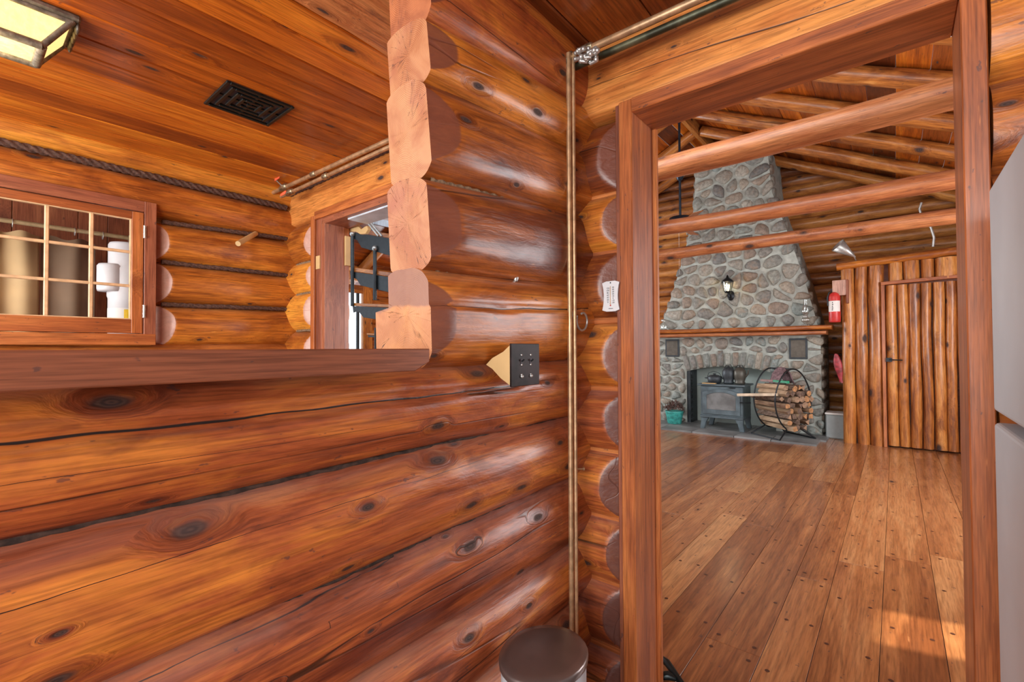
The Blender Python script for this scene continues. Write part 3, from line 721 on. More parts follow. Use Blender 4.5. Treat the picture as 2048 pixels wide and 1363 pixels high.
def seg(z):
    # openings in the left wall: glass door y 3.3..4.1 below 2.02, windows y 4.8..6.6 z .9..2.3
    out = [[1.9, 8.2]]
    ops = []
    if z < 2.12: ops.append((3.15, 4.15))
    if .85 < z < 2.35: ops.append((4.75, 6.55))
    for (a, b) in ops:
        new = []
        for s0, s1 in out:
            if a > s0: new.append([s0, min(a, s1)])
            if b < s1: new.append([max(b, s0), s1])
        out = new
    return out
for k in range(12):
    z = .11+.22*k
    for s0, s1 in seg(z):
        log('log', wall_gl, (-6.33, s0, z), (-6.33, s1, z), .12, M['log'], rz=.125, nseg=20, step=.15, seed=300+k)
gd = empty('door_3', (-6.2, 3.7, 0), 'golden glazed outer door with bright daylight beyond, behind the stairs', 'door', kind='structure')
for a, b in (((-6.26, 3.15, 0), (-6.2, 3.27, 2.12)), ((-6.26, 3.99, 0), (-6.2, 4.15, 2.12)), ((-6.26, 3.27, 2.0), (-6.2, 3.99, 2.12)), ((-6.26, 3.27, 0), (-6.2, 3.99, .3))):
    wbox('frame', gd, a, b, M['log_gold'], .003)
wbox('muntin', gd, (-6.25, 3.90, .3), (-6.21, 3.93, 2.0), M['black'], 0)
wbox('pane', gd, (-6.235, 3.27, .3), (-6.23, 3.90, 2.0), M['glass'], 0)
wbox('pane', gd, (-6.235, 3.93, .3), (-6.23, 3.99, 2.0), M['glass'], 0)
wall_gr = empty('wall_right', (2.05, 5, 0), 'great room side wall of logs with a narrow window', 'wall', kind='structure')
for k in range(12):
    z = .11+.22*k
    if 0.9 < z < 1.5:
        for s0, s1 in ((1.8, 2.95), (3.3, 8.2)): log('log', wall_gr, (2.05, s0, z), (2.05, s1, z), .12, M['log'], rz=.125, nseg=16, step=.2, seed=330+k)
    else: log('log', wall_gr, (2.05, 1.8, z), (2.05, 8.2, z), .12, M['log'], rz=.125, nseg=16, step=.2, seed=330+k)
roof = empty('roof', (RX, 5, 4.4), 'vaulted board ceiling of the great room with peeled log rafters and tie beams', 'ceiling', kind='structure')
YR = [2.45, 3.25, 4.0, 4.72, 5.50, 6.25, 7.0, 7.8]
for i, y in enumerate(YR):
    log('rafter', roof, (RX+.06, y, RZ-.06*RM), (2.3, y, RZ-RM*(2.3-RX)), .072, M['pole'], nseg=20, step=.1, amp=.05, seed=400+i, wander=.012)
    log('rafter', roof, (RX-.06, y, RZ-.06*RM), (-6.6, y, RZ-RM*(RX+6.6)), .072, M['pole'], nseg=20, step=.1, amp=.05, seed=420+i, wander=.012)
q = math.hypot(1, RM); dx, dz = 1/q, -RM/q
for k in range(23):
    for sgn in (1, -1):
        s0 = .02+k*.225; c = Vector((RX+sgn*(s0+.11)*dx, 5.0, RZ+.085/dx*1.0+(s0+.11)*dz+.0))
        m_ = Matrix.Identity(4)
        X = Vector((0, 1, 0)); Z = Vector((sgn*-dz, 0, dx)); Y = Z.cross(X)
        for j in range(3): m_[j][0], m_[j][1], m_[j][2], m_[j][3] = X[j], Y[j], Z[j], c[j]
        MB().box((-3.3, -.1115, -.01), (3.3, .1115, .01)).build('roof_board', M['board_dark'] if random.random() < .5 else M['board'], roof, .004, m_)
wbox('ridge_board', roof, (RX-.03, 1.9, RZ-.10), (RX+.03, 8.2, RZ+.08), M['pole_dark'], .004)
for y, r0, seed in ((3.05, .076, 1), (4.52, .070, 2), (5.78, .070, 3)):
    log('tie_beam', roof, (-4.1, y, 2.35), (2.2, y, 2.35+(.015 if seed == 1 else -.02)), r0, M['beam'], nseg=24, step=.08, amp=.06, seed=440+seed, wander=.012)

# log closet on the right: posts, rail and a plank door of poles
closet = empty('wall_closet', (0, 6.95, 0), 'closet front of upright varnished half logs under a horizontal pole rail', 'wall', kind='structure')
CY = 6.97
def upright(name, parent, xa, xb, z0, z1, mat, seed, dy=0):
    r = abs(xb-xa)/2
    return log(name, parent, ((xa+xb)/2, CY+dy, z0), ((xa+xb)/2, CY+dy, z1), r*1.03, mat, nseg=20, step=.07, amp=.08, seed=seed, wander=.012)
edges = [(-.500, -.372), (-.366, -.246), (-.240, -.098)]
for i, (a, b) in enumerate(edges):
    upright('half_log', closet, a, b, .0, 2.11, M['pole'], 500+i)
for i, (a, b) in enumerate([(-.05, .075), (.085, .22), (.235, .345), (.36, .555), (.57, .66), (.67, .8), (.81, .95), (.96, 1.1), (1.12, 1.25), (1.26, 1.4), (1.42, 1.56), (1.58, 1.72), (1.74, 1.95)]):
    upright('half_log', closet, a, b, 1.90 if i < 5 else 0, 2.13, M['pole'], 510+i)
log('rail', closet, (-.54, 6.93, 2.135), (2.0, 6.93, 2.27), .045, M['log_gold'], nseg=16, step=.1, seed=530)
wbox('backing', closet, (-.5, 7.03, 0), (2.0, 7.05, 2.15), M['trim_dull'], 0)
for q in range(9):
    log('half_log', closet, (-.44, 7.1+.13*q, .0), (-.44, 7.1+.13*q, 2.1), .066, M['pole_dark'], nseg=14, step=.2, seed=540+q, amp=.06)
d4 = empty('door_4', (.25, 6.9, 0), 'closet door of seven upright peeled poles with a black latch', 'door', kind='structure')
wbox('frame', d4, (-.118, 6.88, 0), (-.085, 6.95, 1.90), M['trim'], .003)
m_, L = frame((-.118, 6.90, 1.888), (.66, 6.90, 1.912))
MB().box((-L/2, -.03, -.018), (L/2, .03, .018)).build('frame', M['trim'], d4, .003, m_)
for i, (a, b) in enumerate([(-.078, .020), (.026, .118), (.124, .222), (.228, .318), (.324, .420), (.428, .515), (.52, .62)]):
    upright('pole', d4, a, b, .02, 1.865, M['pole'], 560+i, -.02)
lt = MB(); lt.box((-.085, 6.86, .985), (-.03, 6.90, 1.03)); lt.tube([(-.055, 6.86, 1.008), (.06, 6.84, 1.004)], .007, 8)
lt.build('latch', M['black'], d4)
for z in (1.62, 1.0): MB().tube([(.615, 6.89, z-.06), (.615, 6.89, z+.06)], .012, 8).build('hinge', M['steel'], d4)

# ------------------------------------------------------------------ fireplace
random.seed(21)
FY = 7.2
fp = empty('fireplace', (-1.86, 7.5, 0), 'tall tapered fieldstone fireplace and chimney with timber mantel, against the log gable', 'fireplace')
def halfplane(poly, px, py, nx, ny):
    out = []
    for i in range(len(poly)):
        a, b = poly[i], poly[(i+1) % len(poly)]
        da = (a[0]-px)*nx+(a[1]-py)*ny; db = (b[0]-px)*nx+(b[1]-py)*ny
        if da <= 0: out.append(a)
        if da*db < 0:
            t = da/(da-db); out.append((a[0]+(b[0]-a[0])*t, a[1]+(b[1]-a[1])*t))
    return out
def stone_mesh(poly, proud, place):
    cx = sum(p[0] for p in poly)/len(poly); cy = sum(p[1] for p in poly)/len(poly)
    for _ in range(2):
        n = []
        for i in range(len(poly)):
            a, b = poly[i], poly[(i+1) % len(poly)]
            n += [(a[0]*.75+b[0]*.25, a[1]*.75+b[1]*.25), (a[0]*.25+b[0]*.75, a[1]*.25+b[1]*.75)]
        poly = n
    if len(poly) > 14: poly = [poly[int(i*len(poly)/14)] for i in range(14)]
    n = len(poly); vs = []
    sd = random.uniform(0, 99)
    for sc, h in ((1, -.02), (.99, proud*.35), (.86, proud*.8), (.5, proud)):
        for p in poly:
            j = 1+.05*noise.noise(Vector((p[0]*9, p[1]*9, sd+h*30)))
            vs.append(place(cx+(p[0]-cx)*sc*j, cy+(p[1]-cy)*sc*j, h+.006*noise.noise(Vector((p[0]*20, p[1]*20, sd)))))
    vs.append(place(cx, cy, proud*1.02))
    fs = [(r*n+i, r*n+(i+1) % n, (r+1)*n+(i+1) % n, (r+1)*n+i) for r in range(3) for i in range(n)]
    fs += [(3*n+i, 3*n+(i+1) % n, 4*n) for i in range(n)]
    return MB().add(vs, fs, 0, True)
def stones(regions, inside, place, cell=.165, asp=1.35, gap=.020, name='stone', proud=(.02, .05)):
    """relaxed Voronoi packing of rounded stones inside a region"""
    x0, x1, y0, y1 = regions
    pts = []
    row = 0; y = y0+cell*.35
    while y < y1:
        x = x0+(cell*asp*.5 if row % 2 else cell*asp*.05)
        while x < x1+cell*.3:
            q = (x+random.uniform(-.3, .3)*cell*asp, y+random.uniform(-.3, .3)*cell)
            if inside(*q): pts.append(q)
            x += cell*asp*random.uniform(.75, 1.25)
        y += cell*.92; row += 1
    allp = pts
    for q in allp:
        poly = [(q[0]-cell*asp*.8, q[1]-cell*.75), (q[0]+cell*asp*.8, q[1]-cell*.75), (q[0]+cell*asp*.8, q[1]+cell*.75), (q[0]-cell*asp*.8, q[1]+cell*.75)]
        for o in allp:
            if o is q: continue
            dx_, dy_ = o[0]-q[0], o[1]-q[1]; d = math.hypot(dx_, dy_)
            if d > cell*3: continue
            nx, ny = dx_/d, dy_/d
            poly = halfplane(poly, (q[0]+o[0])/2-nx*gap/2, (q[1]+o[1])/2-ny*gap/2, nx, ny)
            if len(poly) < 3: break
        if len(poly) < 3: continue
        # pull the corners that left the region back in
        pp = []
        for p in poly:
            t = 1
            for _ in range(8):
                if inside(q[0]+(p[0]-q[0])*t, q[1]+(p[1]-q[1])*t, .025): break
                t *= .84
            pp.append((q[0]+(p[0]-q[0])*t, q[1]+(p[1]-q[1])*t))
        poly = pp
        ar = abs(sum(poly[i][0]*poly[(i+1) % len(poly)][1]-poly[(i+1) % len(poly)][0]*poly[i][1] for i in range(len(poly))))/2
        if ar < .0018: continue
        stone_mesh(poly, random.uniform(*proud), place).build(name, M['stone'], fp)
front = lambda u, v, h: (u, FY-h, v)
# outline of the chimney breast above the mantel (x left, x right at heights)
prof = [(1.40, -2.90, -.765), (2.0, -2.68, -.90), (2.65, -2.47, -1.08), (3.30, -2.33, -1.28), (3.95, -2.30, -1.33)]
def edge(z):
    for (z0, l0, r0), (z1, l1, r1) in zip(prof, prof[1:]):
        if z <= z1:
            t = (z-z0)/(z1-z0); return lerp(l0, l1, t), lerp(r0, r1, t)
    return prof[-1][1:]
def in_up(x, z, over=0):
    l, r = edge(z); return l-over < x < r+over and 1.44 < z < 4.0 and z < RZ-abs(x-RX)*RM+.0
stones((-2.95, -.7, 1.45, 3.95), in_up, front, cell=.178, asp=1.25, gap=.030)
# lower part with the arch
AX, AR = -1.87, .60
def arch_z(x): 
    t = (x-AX)/AR
    return .80+.085*(1-t*t) if abs(t) < 1 else 0
VENTS = [(-2.79, -2.575, 1.02, 1.29), (-1.10, -.89, 1.0, 1.275)]
def in_low(x, z, over=0):
    if not (-2.985-over < x < -.735+over and .03-over < z < 1.31): return False
    if abs(x-AX) < AR+.03 and z < arch_z(x)+.24: return False
    if abs(x-AX) < AR+.015 and z < 1.0: return False
    for a, b, c, d in VENTS:
        if a-.02 < x < b+.02 and c-.02 < z < d+.02: return False
    return True
stones((-3.0, -.7, .04, 1.31), in_low, front, cell=.125, asp=1.25, gap=.026)
for k in range(13):   # arch stones
    t0 = -1.02+2.04*k/13; t1 = -1.02+2.04*(k+1)/13
    xa0, xa1 = AX+AR*t0+.012, AX+AR*t1-.012
    sl = .30
    zb0, zb1 = .80+.085*(1-min(1, t0*t0)), .80+.085*(1-min(1, t1*t1))
    hh = .22+random.uniform(-.03, .02)
    poly = [(xa0, zb0), (xa1, zb1), (xa1+t1*sl*.22, zb1+hh), (xa0+t0*sl*.22, zb0+hh)]
    ex_ = []
    for i in range(4):
        a, b = poly[i], poly[(i+1) % 4]; ex_ += [a, ((a[0]*2+b[0])/3, (a[1]*2+b[1])/3), ((a[0]+2*b[0])/3, (a[1]+2*b[1])/3)]
    stone_mesh(ex_, random.uniform(.025, .045), front).build('arch_stone', M['stone'], fp)
# mortar body
mb = MB()
for (z0, l0, r0), (z1, l1, r1) in zip(prof, prof[1:]):
    a = [(l0, z0), (r0, z0), (r1, z1), (l1, z1)]
    mb.prism([(x_, FY, z_) for x_, z_ in a], (0, 1.0, 0))
mb.box((-2.975, FY, 0), (AX-AR, 8.1, 1.34)); mb.box((AX+AR, FY, 0), (-.745, 8.1, 1.34))
nn = 16
for k in range(nn):
    xa, xb = AX-AR+2*AR*k/nn, AX-AR+2*AR*(k+1)/nn
    mb.prism([(xa, FY, .80+.085*(1-((xa-AX)/AR)**2)), (xb, FY, .80+.085*(1-((xb-AX)/AR)**2)), (xb, FY, 1.34), (xa, FY, 1.34)], (0, .9, 0))
mb.build('mortar_body', M['mortar'], fp)
fb = MB(); fb.box((AX-AR, 7.52, 0), (AX+AR, 7.56, .9)); fb.build('firebox_back', M['plaster'], fp)
fb = MB(); fb.box((AX-AR-.001, FY+.012, 0), (AX-AR+.05, 7.52, .82)); fb.build('firebox_jamb', M['iron'], fp)
for k in range(9):
    z_ = .06+.088*k
    stone_mesh([(-.05, -.036), (.05, -.036), (.05, .036), (-.05, .036)], .03, lambda u, v, h, z_=z_: (AX-AR+.04+h*.8, FY+.09+u, z_+v)).build('jamb_stone', M['iron'], fp)
# side stones on the right flank
def flank(u, v, h): return (-.745+h, u, v)
for k in range(9):
    z_ = .09+.145*k
    for y_ in (7.3, 7.5, 7.7):
        stone_mesh([(y_-.08, z_-.055), (y_+.08, z_-.055), (y_+.08, z_+.055), (y_-.08, z_+.055)], .03, flank).build('side_stone', M['stone'], fp)
for k in range(15):
    z_ = 1.5+.165*k
    for sgn in (0, 1):
        xe = edge(z_)[sgn]; s_ = 1 if sgn else -1
        stone_mesh([(-.09, -.065), (.09, -.065), (.09, .065), (-.09, .065)], .035, lambda u, v, h, xe=xe, s_=s_, z_=z_: (xe+s_*h, FY+.10+u, z_+v)).build('side_stone', M['stone'], fp)
for a, b, c, d in VENTS:
    wbox('ash_door_frame', fp, (a, FY-.022, c), (b, FY+.0, d), M['iron'], .004)
    wbox('ash_door', fp, (a+.022, FY-.027, c+.022), (b-.022, FY-.018, d-.022), plain('bronze_plate', (.12, .105, .085), .5, .5), .003)
hs = empty('hearth', (-1.8, 6.8, 0), 'flat slate hearth slabs in front of the fireplace', 'hearth')
xs = [-3.1, -2.6, -2.15, -1.62, -1.2, -.72]
for i, (a, b) in enumerate(zip(xs, xs[1:])):
    wbox('slab', hs, (a+.003, 6.44, -.01), (b-.003, 6.80, .022), M['slate'], .004)
    wbox('slab', hs, (a+.003 + .06, 6.803, -.01), (b-.003+.06, 7.51, .021), M['slate'], .004)
mn = empty('mantel_shelf', (-1.85, 7.05, 1.38), 'thick double timber mantel shelf across the stone fireplace', 'shelf')
log('slab', mn, (-3.1, 7.06, 1.405), (-.60, 7.06, 1.400), .16, M['log_gold'], rz=.032, ex=5, nseg=24, step=.08, amp=.04, seed=600)
log('slab', mn, (-3.05, 7.08, 1.343), (-.66, 7.08, 1.340), .14, M['beam'], rz=.028, ex=5, nseg=24, step=.08, amp=.04, seed=601)

# ---- things at the fireplace
st = empty('wood_stove', (-1.85, 6.9, .02), 'grey blue cast iron wood stove with arched glass door in the fireplace', 'stove')
x0, x1, y0, y1 = -2.135, -1.585, 6.78, 7.22
s = MB(); s.box((x0, y0, .19), (x1, y1, .625)); s.build('body', M['stove'], st, .008)
s = MB(); s.box((x0-.035, y0-.035, .627), (x1+.035, y1+.02, .652)); s.build('top_plate', M['stove'], st, .006)
s = MB(); s.box((x0-.004, y0-.03, .185), (x1+.004, y0, .215)); s.build('ash_lip', M['stove'], st, .005)
dz0, dz1 = .235, .585
xc = (x0+x1)/2; hw = .245
def archpoly(hw, z0, z1, rise, n=10, cx=None):
    cx = xc if cx is None else cx
    p = [(cx-hw, z0), (cx+hw, z0)]
    for i in range(n+1):
        t = 1-2*i/n; p.append((cx+hw*t, z1-rise+rise*(1-t*t)))
    return p
def ringframe(outer, inner, y, d, mb):
    n = len(outer); vs = [(a, y, b) for a, b in outer]+[(a, y, b) for a, b in inner]+[(a, y+d, b) for a, b in outer]+[(a, y+d, b) for a, b in inner]
    fs = []
    for i in range(n):
        j = (i+1) % n
        fs += [(i, j, n+j, n+i), (2*n+i, 3*n+i, 3*n+j, 2*n+j), (i, 2*n+i, 2*n+j, j), (n+i, n+j, 3*n+j, 3*n+i)]
    mb.add(vs, fs); return mb
dr = ringframe(archpoly(hw, dz0, dz1, .05), archpoly(hw-.055, dz0+.065, dz1-.045, .045), y0-.022, .02, MB()).build('door', M['stove'], st, .003)
MB().prism([(a, y0-.012, b) for a, b in archpoly(hw-.052, dz0+.062, dz1-.042, .045)], (0, .004, 0)).build('glass', M['soot'], dr)
MB().tube([(x1-.03, y0-.035, .42), (x1+.11, y0-.06, .428)], .007, 8).build('handle', M['black'], dr)
s = MB(); s.box((x1-.16, y0-.02, .603), (x1-.09, y0-.002, .612)); s.tube([(x1-.16, y0-.03, .607), (x1-.09, y0-.03, .607)], .004, 6); s.build('damper_knob', M['black'], st)
for xx in (x0, x1):
    for yy in (y0, y1):
        sx = 1 if xx == x0 else -1
        s = MB(); sy2 = .05 if yy == y0 else -.05
        s.prism([(xx, yy, .19), (xx+sx*.11, yy, .19), (xx+sx*.07, yy, .12), (xx+sx*.045, yy, .022), (xx-sx*.012, yy, .022), (xx+sx*.004, yy, .12)], (0, sy2, 0))
        s.build('leg', M['stove'], st, .003)
# embers/logs seen in the glass: pale kindling reflected
for i in range(3):
    board('kindling', st, (xc-.13+.03*i, y0-.0075, .33+.02*i), (xc+.12, y0-.0075, .40+.055*i), .003, .012, M['wend'], (0, 0, 1), 0)
sb = empty('cooking_pot', (-1.98, 6.9, .652), 'small lidded cast iron pot standing on the left of the stove top', 'pot')
cx, cy0 = -1.985, 6.93
MB().lathe([(0, .655), (.07, .655), (.088, .67), (.098, .735), (.094, .74)], (cx, cy0, 0), 24).build('body', M['iron'], sb)
MB().lathe([(.10, .738), (.098, .748), (.05, .768), (.0, .775)], (cx, cy0, 0), 24).build('lid', M['iron'], sb)
s = MB(); s.lathe([(.0, .773), (.02, .776), (.022, .79), (0, .795)], (cx, cy0, 0), 12); s.build('knob', M['iron'], sb)
for sx in (-1, 1): MB().tube([(cx+sx*.095, cy0-.03, .722), (cx+sx*.125, cy0-.02, .725), (cx+sx*.125, cy0+.02, .725), (cx+sx*.095, cy0+.03, .722)], .007, 8).build('handle', M['iron'], sb)
MB().tube([(cx-.10, cy0, .74), (cx-.07, cy0-.03, .80), (cx, cy0-.04, .822), (cx+.07, cy0-.03, .80), (cx+.10, cy0, .74)], .0035, 6).build('bail', M['black'], sb)
for (cx, lab, mt, nm) in ((-1.80, 'round grey enamel kettle in the middle of the stove top', M['iron'], 'kettle'), (-1.655, 'round brownish iron kettle at the right end of the stove top', plain('brown_iron', (.09, .085, .07), .45, .4), 'kettle')):
    kt = empty(nm, (cx, 6.93, .652), lab, 'kettle')
    MB().lathe([(0, .655), (.062, .655), (.07, .675), (.06, .69), (.074, .73), (.083, .78), (.078, .83), (.055, .868), (.02, .885), (0, .887)], (cx, 6.93, 0), 24).build('body', mt, kt)
    MB().ball((cx, 6.93, .892), .013, 8).build('knob', M['black'], kt)
    MB().tube([(cx-.06, 6.93, .85), (cx-.03, 6.93, .91), (cx+.03, 6.93, .915), (cx+.065, 6.93, .85)], .005, 8).build('handle', M['black'], kt)
    MB().tube([(cx+.07, 6.93, .76), (cx+.105, 6.92, .80), (cx+.115, 6.915, .85)], [.018, .012, .009], 8).build('spout', mt, kt)
tag(wbox('wooden_trivet', None, (-2.11, 6.76, .653), (-1.93, 6.82, .664), M['ply'], .002), 'flat pale wooden strip lying on the stove top front edge', 'trivet')

pk = empty('flower_pot', (-2.62, 6.95, .022), 'teal glazed pot of dried brown flowers left of the stove', 'planter')
cx, cy0 = -2.585, 6.98
MB().lathe([(0, .022), (.095, .022), (.10, .03), (.128, .19), (.135, .205), (.128, .21), (.118, .2), (0, .19)], (cx, cy0, 0), 28).build('pot', M['teal'], pk)
fl = MB(); random.seed(9)
for i in range(420):
    a = random.uniform(0, 2*PI); r = .145*math.sqrt(random.random()); h = .20+(.15-.65*r*r/.145)*random.uniform(.4, 1.1)
    p = Vector((cx+r*math.cos(a), cy0+r*math.sin(a), h)); d = Vector((random.uniform(-1, 1), random.uniform(-1, 1), random.uniform(.1, 1)))*.02
    e = Vector((random.uniform(-1, 1), random.uniform(-1, 1), random.uniform(-1, 1)))*.012
    fl.add([p-e, p+d*.5, p+e, p+d*1.4], [(0, 1, 2), (0, 1, 3), (1, 2, 3), (0, 3, 2)])
o = fl.build('dried_flowers', M['dried'], pk); o['kind'] = 'stuff'

# hoop log rack with split firewood
rk = empty('log_rack', (-1.15, 6.8, .02), 'black wrought iron hoop log rack standing on the hearth', 'log rack')
def hoop(ypos, x0, zc, name='hoop'):
    pts = []
    for i in range(40):
        a = 2*PI*i/40; rx = .275; rz = .40
        zz = zc+rz*math.sin(a); pts.append((x0+rx*math.cos(a)*(1-.18*max(0, math.sin(a))), ypos, zz))
    return MB().tube(pts, .009, 8, closed=True).build(name, M['black'], rk)
# the rack stands turned: logs run from lower right (near) to the left (far)
ROT = Matrix.Translation(Vector((-1.13, 6.80, 0))) @ Matrix.Rotation(math.radians(52), 4, 'Z')
def RW(p): return ROT @ Vector(p)
for k, yy in enumerate((-.18, .18)):
    pts = []
    for i in range(44):
        a = 2*PI*i/44
        pts.append(RW((.265*math.cos(a)*(1-.12*max(0, math.sin(a))), yy, .50+.385*math.sin(a))))
    MB().tube(pts, .009, 8, closed=True).build('hoop', M['black'], rk)
    MB().tube([RW((-.26, yy*1.35, .028)), RW((-.10, yy, .14)), RW((.10, yy, .14)), RW((.26, yy*1.35, .028))], .009, 8).build('foot', M['black'], rk)
for sx in (-.26, .26):
    MB().tube([RW((sx, -.243, .028)), RW((sx, .243, .028))], .009, 8).build('foot', M['black'], rk)
MB().tube([RW((0, -.18, .885)), RW((0, .18, .885))], .009, 8).build('cross_bar', M['black'], rk)
random.seed(33)
cnt = 0
zrow = .165
rows = [(.165, 3), (.235, 4), (.305, 5), (.375, 5), (.445, 6), (.515, 6), (.585, 5), (.65, 4)]
ORD = ['first', 'second', 'third', 'fourth', 'fifth', 'sixth', 'seventh', 'eighth']
for ri, (rz_, n) in enumerate(rows):
    li = -1
    for i in range(n):
        xx = (i-(n-1)/2)*.082+random.uniform(-.01, .01)
        if abs(xx) > .24*math.sqrt(max(.05, 1-((rz_-.5)/.39)**2)): continue
        li += 1
        rr = random.uniform(.034, .044); L = random.uniform(.46, .56); off = random.uniform(-.04, .04)
        ns = random.choice((3, 4, 5, 7)); ph = random.uniform(0, 6)
        sec = [(rr*random.uniform(.8, 1.15)*math.cos(ph+2*PI*q/ns), rr*random.uniform(.8, 1.15)*math.sin(ph+2*PI*q/ns)) for q in range(ns)]
        N = 7; vs = []
        for j in range(N+1):
            t = -L/2+L*j/N
            for (a, b) in sec:
                w_ = 1+.12*noise.noise(Vector((t*6, a*50, b*50+cnt)))
                vs.append(RW((xx+a*w_, t+off, rz_+b*w_+.012*noise.noise(Vector((t*2, cnt, 0))))))
        mb = MB(); mb.add(vs, [(j*ns+q, j*ns+(q+1) % ns, (j+1)*ns+(q+1) % ns, (j+1)*ns+q) for j in range(N) for q in range(ns)], 0)
        mb.add(vs[:ns], [list(range(ns))], 1); mb.add(vs[-ns:], [list(range(ns))], 1)
        m2, _ = frame(RW((0, -1, rz_)), RW((0, 1, rz_))); m2.translation = RW((xx, 0, rz_))
        inv = m2.inverted(); mb.v = [tuple(inv @ Vector(v)) for v in mb.v]
        o = mb.build('firewood_log', [M['wlog'] if random.random() < .6 else M['bark'], random.choice((M['wend'], M['wend2'], M['wend3']))], None, .003, m2)
        tag(o, 'split firewood log, %s from the left in the %s row from the rack bottom' % (ORD[li], ORD[ri]), 'firewood', 'firewood stacked in the hoop rack'); cnt += 1
m2, L = frame((-1.62, 6.66, .53), (-1.13, 6.50, .575))
o = MB().box((-L/2, -.02, -.018), (L/2, .02, .018)).build('kindling_stick', M['pale_split'], None, .004, m2)
tag(o, 'long pale split stick poking out of the firewood towards the stove', 'firewood')
m2, L = frame(RW((-.1, -.22, .725)), RW((-.1, .02, .725)))
o = empty('hatchet', RW((-.1, 0, .72)), 'green and pink handled tool lying across the top of the firewood', 'tool')
MB().box((-L/2, -.018, -.016), (L/2, .018, .016)).build('grip', M['green'], o, .006, m2)
m2, L = frame(RW((-.1, .02, .725)), RW((-.1, .24, .722)))
MB().box((-L/2, -.016, -.014), (L/2, .016, .014)).build('shaft', plain('dusty_pink', (.35, .22, .2), .6), o, .004, m2)
# cloth over the rack top
ct = MB(); vs = []
for i in range(15):
    for j in range(9):
        a = (i/14-.5)*2; b = (j/8-.5)*2
        p = RW((a*.12, b*.085, 0)); vs.append((p.x, p.y, .905-.19*abs(a)**1.8-.03*abs(b)**2+.012*math.sin(i*1.9+j)))
ct.add(vs, [(i*9+j, (i+1)*9+j, (i+1)*9+j+1, i*9+j+1) for i in range(14) for j in range(8)], 0, True)
o = ct.build('hearth_cloth', M['cloth']); md = o.modifiers.new('s', 'SOLIDIFY'); md.thickness = .012
tag(o, 'plum coloured hearth cloth draped over the top of the log rack', 'cloth')

bn = empty('waste_bin', (-.60, 7.35, 0), 'plain grey rectangular bin on the floor between chimney and closet', 'bin')
a0 = P(1655, 822, 'y', 7.05); 
MB().prism([(-.70, 7.12, 0), (-.50, 7.12, 0), (-.50, 7.12, .30), (-.70, 7.12, .30)], (0, .25, 0)).build('body', M['bin'], bn, .012)
MB().box((-.706, 7.112, .30), (-.494, 7.376, .325)).build('lid', M['paper'], bn, .006)

# fire extinguisher on its bracket
fe = empty('fire_extinguisher', (-.60, 6.9, 1.5), 'red fire extinguisher with white label hanging on the closet corner', 'fire extinguisher')
c = P(1669, 600, 'y', 6.86); cx = c.x
MB().lathe([(0, 1.455), (.055, 1.458), (.06, 1.47), (.06, 1.765), (.05, 1.80), (.02, 1.825), (0, 1.825)], (cx, 6.86, 0), 24).build('cylinder', M['red'], fe)
lb = arc_patch('label', fe, (cx, 6.86, 0), .0608, -2.9, -.4, 1.585, 1.715, M['paper'], 12)
for q in range(5): arc_patch('print', lb, (cx, 6.86, 0), .0612, -2.0+.02*q, -1.75+.05*(q % 2), 1.60+.022*q, 1.612+.022*q, M['ink'], 2)
s = MB(); s.tube([(cx, 6.86, 1.82), (cx, 6.86, 1.845)], .018, 10); s.build('valve', M['steel'], fe)
s = MB(); s.prism([(cx-.05, 6.85, 1.845), (cx+.06, 6.85, 1.855), (cx+.06, 6.85, 1.875), (cx-.02, 6.85, 1.865)], (0, .02, 0)); s.prism([(cx-.03, 6.85, 1.83), (cx+.05, 6.85, 1.835), (cx+.05, 6.85, 1.845), (cx-.03, 6.85, 1.842)], (0, .02, 0)); s.build('handle', M['black'], fe)
MB().tube([(cx-.02, 6.85, 1.835), (cx-.055, 6.84, 1.82), (cx-.07, 6.84, 1.76), (cx-.066, 6.84, 1.66)], .007, 8).build('hose', M['black'], fe)
br = empty('extinguisher_bracket', (-.5, 6.9, 1.85), 'small tan wooden shelf block on the closet corner behind the extinguisher', 'bracket')
wbox('block', br, (-.58, 6.84, 1.78), (-.445, 6.92, 1.965), M['cut_pale'], .004)
wbox('cheek', br, (-.445, 6.835, 1.68), (-.42, 6.90, 1.965), M['trim_dull'], .004)
# red bag hanging by the closet corner
rb = MB(); vs = []
c = P(1677, 745, 'y', 6.88)
for i in range(9):
    t = i/8; w_ = .018+.026*math.sin(PI*min(1, t*1.2)); zt = lerp(1.07, .73, t)
    for k in range(10):
        a = 2*PI*k/10; vs.append((c.x-.02+.05*t+w_*math.cos(a), 6.84+.5*w_*math.sin(a), zt+.01*math.sin(3*a+i)))
rb.add(vs, [(i*10+k, i*10+(k+1) % 10, (i+1)*10+(k+1) % 10, (i+1)*10+k) for i in range(8) for k in range(10)], 0, True)
hb = rb.build('red_bag', [plain('red_nylon', (.30, .025, .035), .5, var=.5, scale=18)])
tag(hb, 'crumpled red cloth bag hanging low on the closet corner', 'bag')

